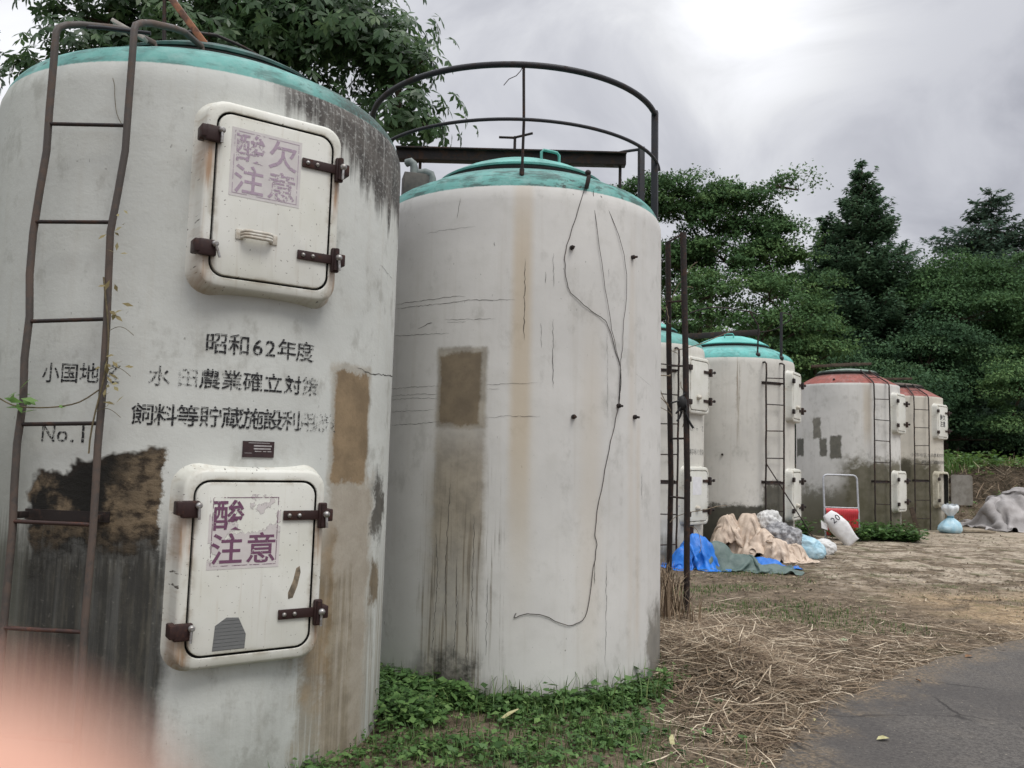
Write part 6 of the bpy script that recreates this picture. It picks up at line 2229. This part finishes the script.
def pouch(prof, mat, name, i0, i1):
    q = MB()
    seg = 40
    vv, ff = [], []
    for (rr, z) in prof[i0:i1]:
        for i in range(seg):
            a = 2 * math.pi * i / seg
            d = Vector((math.cos(a), math.sin(a), z * 3))
            k = 1 + 0.22 * mnoise.noise(d * 1.6) + 0.12 * math.sin(a * 7 + z * 5) * (0.3 + z)
            zz = z + (0.05 * mnoise.noise(d * 1.6 + Vector((3, 1, 0))) if z > 0.5 else 0)
            vv.append((10.99 + rr * k * math.cos(a) * 0.95, 20.6 + rr * k * math.sin(a) * 0.8, zz))
    m = i1 - i0
    for j in range(m - 1):
        for i in range(seg):
            ff.append((j * seg + i, j * seg + (i + 1) % seg, (j + 1) * seg + (i + 1) % seg, (j + 1) * seg + i))
    q.add(vv, ff)
    return q.build(name, mat, root, smooth=180)


pouch(prof, LBLUE, 'pouch', 0, 8)
pouch(prof, sheet_mat('white_bag_top', (0.60, 0.66, 0.70), (0.76, 0.78, 0.79)), 'flared_top', 7, 12)
q = MB()
q.tube([(10.99 + .07 * math.cos(a), 20.6 + .06 * math.sin(a), .395) for a in np.linspace(0, 6.283, 17)], 0.014, 6)
q.build('tie', simple('blue_cord', (0.05, 0.25, 0.35), (0.04, 0.2, 0.3)), root, smooth=60)

# barrier: rounded aluminium frame, ribbed red panel in the lower half
root = thing('barrier_panel', (7.2, 17.85, 0), 'metal framed barrier with a ribbed red lower panel leaning on the tank', 'barrier')
yb0, lean = 17.85, 0.10
sc_ = 17.6 / 20.2


def B(s, t):
    return Vector((6.83 + s, yb0 + lean * t, t))


bw, bh = 0.735, 1.38
q = MB()
fr_ = [(0, 0), (0, 0.5)]
pts = [B(0, 0.0), B(0, 0.7), B(0, bh - 0.09)]
for i in range(1, 6):
    a = rad(180 - 90 * i / 5)
    pts.append(B(0.09 + 0.09 * math.cos(a), bh - 0.09 + 0.09 * math.sin(a)))
for i in range(0, 6):
    a = rad(90 - 90 * i / 5)
    pts.append(B(bw - 0.09 + 0.09 * math.cos(a), bh - 0.09 + 0.09 * math.sin(a)))
pts += [B(bw, 0.6), B(bw, 0.0)]
q.tube(pts, 0.020, 10)
q.tube([B(0, 0.68), B(bw, 0.68)], 0.014, 8)
q.tube([B(0, 0.08), B(bw, 0.08)], 0.014, 8)
q.build('frame', GALV, root, smooth=60)
q = MB()
vv, ff = [], []
ns = 64
for i in range(ns + 1):
    s = 0.02 + (bw - 0.04) * i / ns
    rip = 0.007 * math.sin(i * 1.55)
    for (t, o_) in ((0.08, 0.0), (0.50, 0.0), (0.60, -0.045), (0.665, 0.0)):
        vv.append(B(s, t) + Vector((0, -0.012 + rip * 0.6 + o_, 0)))
for i in range(ns):
    for j in range(3):
        ff.append((i * 4 + j, (i + 1) * 4 + j, (i + 1) * 4 + j + 1, i * 4 + j + 1))
q.add(vv, ff)
q.build('panel', simple('red_plastic', (0.56, 0.035, 0.045), (0.42, 0.022, 0.03), 5, 0.35, 0.5), root, smooth=180)

# rusty posts left of the third tank, braced like a ladder
root = thing('rusty_post_frame', (1.8, 8.75, 0), 'pair of tall rusty posts joined by rungs at the right side of the guard-railed tank', 'posts')
q = MB()
pB = [(1.885, 8.709, -0.05), (1.873, 8.70, 1.4), (1.84, 8.71, 2.8), (1.80, 8.709, 4.05)]
q.tube(pB, 0.033, 8)
q.build('post', RUST_DARK, root, smooth=60)
q = MB()
pA = [(1.80, 9.25, -0.05), (1.77, 9.05, 1.4), (1.70, 8.9, 2.8), (1.64, 8.72, 3.95)]
q.tube(pA, 0.030, 8)
q.build('post', RUST_DARK, root, smooth=60)
for a_, b_ in (((1.64, 8.72, 3.94), (1.80, 8.709, 4.04)), ((1.665, 8.78, 3.3), (1.83, 8.70, 3.3)), ((1.75, 9.0, 1.83), (1.868, 8.70, 1.83)), ((1.70, 8.9, 2.62), (1.845, 8.71, 2.60)), ((1.77, 9.05, 1.2), (1.875, 8.70, 1.2))):
    q = MB()
    q.tube([a_, b_], 0.012, 6)
    q.build('rung', RUST_DARK, root, smooth=60)
# withered creepers caught on the posts
DRY = simple('dry_creeper', (0.13, 0.10, 0.072), (0.27, 0.22, 0.16), 30, 0.9)
rr_ = random.Random(8)
q = MB()
z = 0.2
p = Vector((1.80, 8.9, 0.02))
for s in range(16):
    zz = rr_.uniform(0.2, 3.4)
    p = Vector((1.72 + rr_.uniform(-.12, .12), 8.8 + rr_.uniform(-.1, .1), zz))
    pts = [p]
    d = Vector((rr_.uniform(-.35, .35), rr_.uniform(-.1, .1), rr_.uniform(-.3, .5)))
    for i in range(6):
        d += Vector((rr_.uniform(-.25, .25), rr_.uniform(-.1, .1), rr_.uniform(-.25, .2)))
        pts.append(pts[-1] + d * 0.16)
    q.tube(bez(pts, 2), rr_.uniform(0.003, 0.006), 5)
o = q.build('dry_creeper', DRY, None, smooth=60, offset=(1.75, 8.85, 0))
tag(o, 'withered thin creepers tangled on the pair of rusty posts', 'creeper')
q = MB()
for s in range(9):
    pts = [Vector((1.80 + rr_.uniform(-.05, .05), 8.66, 2.22 + rr_.uniform(-.1, .1)))]
    d = Vector((rr_.uniform(-.2, -.02), rr_.uniform(-.1, .02), rr_.uniform(-.3, .1)))
    for i in range(5):
        d += Vector((rr_.uniform(-.2, .2), 0, rr_.uniform(-.25, .12)))
        pts.append(pts[-1] + d * 0.10)
    q.tube(bez(pts, 2), rr_.uniform(0.007, 0.013), 6)
q.ball((1.80, 8.66, 2.20), 0.06, 2, (.9, .7, 1.4))
o = q.build('cable_bundle', simple('black_cable', (0.012, 0.012, 0.013), (0.02, 0.02, 0.02), 20, 0.6), None, smooth=60, offset=(1.8, 8.66, 2.2))
tag(o, 'black cable bundle tied around the right rusty post', 'cables')
# dry stalks standing at the posts
r = np.random.default_rng(61)
n_ = 520
x = r.normal(1.58, 0.13, n_)
y = r.normal(8.75, 0.35, n_)
k = clear_of_tanks(x, y, 0.03)
x, y = x[k], y[k]
V, F, A = blades(x, y, gz(x, y), r.uniform(0.15, 0.65, len(x)), r, 0.012)
o = np_mesh('dry_stalks', V, F, STRAW, attr=np.clip(A * .9, 0, 1))
tag(o, 'dry brown stalks standing at the foot of the rusty posts', 'stalks', kind='stuff')
# rusty sheet standing behind the posts
q = MB()
vv, ff = [], []
for i in range(13):
    s = i / 12
    for t in (0, 1):
        vv.append((2.42 + 0.50 * s, 13.05 + 0.012 * math.sin(i * 1.6), 1.15 * t - 0.02))
        vv.append((2.42 + 0.50 * s, 13.07 + 0.012 * math.sin(i * 1.6), 1.15 * t - 0.02))
for i in range(12):
    a_, b_ = i * 4, i * 4 + 4
    ff += [(a_, b_, b_ + 2, a_ + 2), (a_ + 1, a_ + 3, b_ + 3, b_ + 1), (a_ + 2, b_ + 2, b_ + 3, a_ + 3), (a_, a_ + 1, b_ + 1, b_)]
ff += [(0, 2, 3, 1), (48, 49, 51, 50)]
q.add(vv, ff)
o = q.build('metal_sheet', BROWN_PAINT, None, smooth=30, offset=(2.6, 13.05, 0))
tag(o, 'dark brown rusty metal sheet standing behind the rusty posts', 'metal sheet')
for (a_, b_, lab) in (((2.38, 12.9, 1.14), (2.52, 12.98, 0.88), 'short pale rod stuck against the brown metal sheet'), ((2.48, 12.9, 0.94), (2.82, 12.98, 0.84), 'pale rod lying slantwise across the brown metal sheet')):
    q = MB()
    q.tube([a_, b_], 0.012, 6)
    o = q.build('rod', GALV, None, smooth=60, offset=a_)
    tag(o, lab, 'rod')
# thin rod leaning on tank 4
q = MB()
q.tube([(5.448, 14.2, 0.0), (4.9, 14.15, 0.82), (4.42, 14.25, 1.6)], 0.010, 6)
o = q.build('rod', RUST_DARK, None, smooth=60, offset=(5.448, 14.2, 0))
tag(o, 'long thin rusty rod leaning on the teal domed tank behind the light blue bag', 'rod')
# boards by the last two tanks
q = MB()
q.box((10.9, 21.2, 0.045) if False else (11.75, 20.9, 0.05), (0.95, 0.25, 0.05), Matrix.Rotation(0.1, 3, 'Z') @ Matrix.Rotation(rad(2), 3, 'Y'), 0.006)
o = q.build('board', simple('pale_board', (0.34, 0.29, 0.22), (0.22, 0.18, 0.13), 6, 0.9), None, smooth=40, offset=(11.75, 20.9, 0))
tag(o, 'pale wooden board lying on the ground below the open hatch door', 'board')
q = MB()
q.box((9.35, 19.05, 0.33), (0.10, 0.03, 0.72), Matrix.Rotation(rad(-14), 3, 'Y'), 0.004)
o = q.build('board', TIMBER, None, smooth=40, offset=(9.35, 19.05, 0))
tag(o, 'grey board leaning below the hatch between the two salmon topped tanks', 'board')

# single leaves and litter on the asphalt
LITTER = simple('pale_dead_leaf', (0.42, 0.40, 0.22), (0.30, 0.27, 0.13), 30, 0.7)
LITTER2 = simple('brown_dead_leaf', (0.22, 0.12, 0.06), (0.12, 0.07, 0.04), 30, 0.8)


def fallen(x, y, L, a, mat, label):
    q = MB()
    ca, sa = math.cos(a), math.sin(a)
    z = 0.009 if y < road_edge(x) else float(gz(x, y)) + 0.02
    P_ = []
    for (s, t, h) in ((-.5, 0, 0), (-.2, .24, .012), (.15, .26, .016), (.5, 0, .006), (.15, -.24, .012), (-.2, -.22, .009)):
        P_.append((x + L * (s * ca - t * sa), y + L * (s * sa + t * ca), z + h))
    q.add(P_ + [(p[0], p[1], p[2] - 0.0015) for p in P_], [(0, 1, 2, 3), (0, 3, 4, 5)])
    o = q.build('fallen_leaf', mat, None, offset=(x, y, 0))
    tag(o, label, 'leaf', 'leaves fallen on the ground')


fallen(2.231, 4.962, 0.085, 0.15, LITTER, 'yellowish leaf lying alone in the middle of the asphalt')
fallen(1.95, 5.28, 0.035, 1.0, LITTER, 'tiny pale leaf on the asphalt near the straw edge')
fallen(3.10, 6.30, 0.05, 2.0, LITTER2, 'brown leaf on the asphalt under the sandy patch')
fallen(3.95, 7.15, 0.09, 0.4, LITTER2, 'orange brown leaf at the far edge of the asphalt')
fallen(3.05, 7.55, 0.13, 0.6, simple('pale_green_leaf', (0.30, 0.38, 0.24), (0.2, 0.28, 0.15)), 'pale green leaf lying on the straw beyond the asphalt')
for (x, y, L, a, lab) in ((-0.45, 5.28, .12, .2, 'pale strip of dry leaf lying in the weeds beside the nearest tank'), (0.05, 5.0, .15, .9, 'tan dry leaf lying in the middle of the green weeds'), (0.93, 4.62, .10, 1.4, 'cream dry leaf in the weeds near the straw')):
    q = MB()
    ca, sa = math.cos(a), math.sin(a)
    z = float(gz(x, y)) + 0.07
    q.add([(x - ca * L / 2 + sa * .012, y - sa * L / 2 - ca * .012, z), (x + ca * L / 2 + sa * .006, y + sa * L / 2 - ca * .006, z + .02), (x + ca * L / 2 - sa * .006, y + sa * L / 2 + ca * .006, z + .02), (x - sa * .018, y + ca * .018, z + .015), (x - ca * L / 2 - sa * .012, y - sa * L / 2 + ca * .012, z)], [(0, 1, 2, 3, 4)])
    o = q.build('fallen_leaf', LITTER, None, offset=(x, y, 0))
    tag(o, lab, 'leaf', 'leaves fallen on the ground')

# creeper on the near ladder
r = np.random.default_rng(3)
root = thing('creeper', tuple(on_tank(1, -90, 1.7, TR + .12)), 'small green creeper with withered leaves climbing the rusty ladder of the nearest tank', 'creeper')
q = MB()
st = [on_tank(1, -89 + 1.2 * math.sin(z * 7), z, TR + 0.12) for z in np.linspace(1.55, 2.35, 14)]
q.tube(st, 0.004, 5)
st2 = [on_tank(1, d, z, TR + 0.115) for d, z in ((-89, 1.84), (-93, 1.78), (-98, 1.755), (-104, 1.75), (-109, 1.76), (-114, 1.80))]
q.tube(bez(st2, 3), 0.0035, 5)
for i in (3, 6, 9):
    q.tube(bez([st[i], st[i] + Vector((0.05, -0.02, 0.018)), st[i] + Vector((0.09, -0.03, 0.01)), st[i] + Vector((0.13, -0.03, -0.02))], 3), 0.0014, 4)
q.build('stem', simple('creeper_stem', (0.10, 0.085, 0.05), (0.16, 0.13, 0.08), 30, 0.9), root, smooth=60)


q = MB()
q.tube(bez([on_tank(1, d, z, TR + 0.012) for d, z in ((-90.5, 3.10), (-92.2, 3.16), (-93, 3.24), (-93.3, 3.30), (-93.9, 3.34))], 3), 0.0016, 4)
q.build('twig', bpy.data.materials['creeper_stem'], root, smooth=60)


def sprig(cent, n, L, mat, name, spread):
    c = np.tile(np.array(tuple(cent)), (n, 1)) + r.normal(0, spread, (n, 3)) * np.array([1, .4, .8])
    d = unit(np.stack([r.normal(.3, .8, n), r.normal(-.3, .3, n), r.normal(-.2, .5, n)], 1))
    V, F = leaves(c, d, unit(np.array([0, -.7, .7]) + .5 * rand_dirs(r, n)), L * r.uniform(.6, 1.3, n), L * .38)
    return np_mesh(name, V, F, mat, parent=root, attr=r.uniform(.3, 1, n))


DRYLEAF = leaf_mat('withered_leaf', (0.14, 0.115, 0.05), (0.22, 0.18, 0.085), (0.30, 0.27, 0.14), 0.2, 0.7)
FRESH = leaf_mat('fresh_creeper_leaf', (0.07, 0.15, 0.035), (0.11, 0.22, 0.05), (0.17, 0.30, 0.08), 0.35, 0.45)
for z, k in ((1.95, 9), (1.87, 7), (2.18, 6), (1.78, 5), (2.3, 3)):
    sprig(on_tank(1, -88.6, z, TR + 0.14) + Vector((0.04, 0, 0)), k, 0.05, DRYLEAF, 'leaf_spray', 0.026)
sprig(on_tank(1, -106.5, 1.775, TR + 0.14), 12, 0.075, FRESH, 'leaf_spray', 0.045)
sprig(on_tank(1, -112.5, 1.78, TR + 0.14), 10, 0.08, FRESH, 'leaf_spray', 0.05)
sprig(on_tank(1, -97, 1.755, TR + 0.12), 2, 0.04, FRESH, 'leaf_spray', 0.01)
for z, k in ((2.62, 3), (2.55, 3), (2.47, 3)):
    sprig(on_tank(1, -88.6, z, TR + 0.14) + Vector((0.03, 0, 0)), k, 0.04, DRYLEAF, 'leaf_spray', 0.03)

# ------------------------------------------------------------------ the hand that holds the camera: one fingertip reaches into the lower left corner
def CW(x, y, z):                              # millimetres right, up, ahead of the lens
    return Vector((0, 0, EYE)) + (RIGHT * x + UP * (y - 0.7) + FWD * z) * 0.001


joints = {
    'wrist': ((-128, -128, -105), 26), 'arm': ((-140, -190, -170), 30), 'palm': ((-112, -92, -62), 27),
    'i0': ((-86, -62, -22), 13), 'i1': ((-55, -44, 6), 9.6), 'i2': ((-27, -23.5, 18.5), 9.2), 'i3': ((-8.5, -10.8, 20.5), 9.0),
    'm0': ((-96, -82, -22), 13), 'm1': ((-66, -78, 12), 9.6), 'm2': ((-50, -70, 0), 8.6), 'm3': ((-52, -64, -16), 7.8),
    'r0': ((-106, -102, -28), 12.5), 'r1': ((-80, -104, 4), 9.2), 'r2': ((-62, -96, -8), 8.2), 'r3': ((-63, -88, -22), 7.4),
    'l0': ((-116, -120, -40), 11), 'l1': ((-94, -124, -14), 8.0), 'l2': ((-78, -117, -22), 7.2), 'l3': ((-79, -110, -33), 6.6),
    't0': ((-92, -72, -72), 15), 't1': ((-66, -54, -66), 11), 't2': ((-42, -42, -54), 9.2), 't3': ((-26, -36, -46), 8.0)}
names = list(joints)
me = bpy.data.meshes.new('hand')
edges = [('palm', 'wrist'), ('wrist', 'arm')] + [('palm', f + '0') for f in 'imrlt'] + [(f + str(i), f + str(i + 1)) for f in 'imrlt' for i in range(3)]
base_ = CW(-128, -128, -105)
me.from_pydata([tuple(CW(*joints[k][0]) - base_) for k in names], [(names.index(a), names.index(b)) for a, b in edges], [])
hand = bpy.data.objects.new('hand', me)
col.objects.link(hand)
hand.location = base_
md = hand.modifiers.new('skin', 'SKIN')
md.use_smooth_shade = True
for i, k in enumerate(names):
    sv_ = me.skin_vertices[0].data[i]
    rr = joints[k][1] * 0.001
    sv_.radius = (rr, rr)
    sv_.use_root = (k == 'palm')
sd_ = hand.modifiers.new('subsurf', 'SUBSURF')
sd_.levels = sd_.render_levels = 3
n = NT('skin', 0.5, 0.4)
f = n.noise(n.coord('Object'), 60, 3)
n.b.inputs['Subsurface Weight'].default_value = 0.0
me.materials.append(n.done(n.mix(n.ramp(f, .35, .65), (0.55, 0.295, 0.215), (0.61, 0.345, 0.26))))
tag(hand, 'blurred pink fingertip of the hand covering the lower left corner', 'hand')
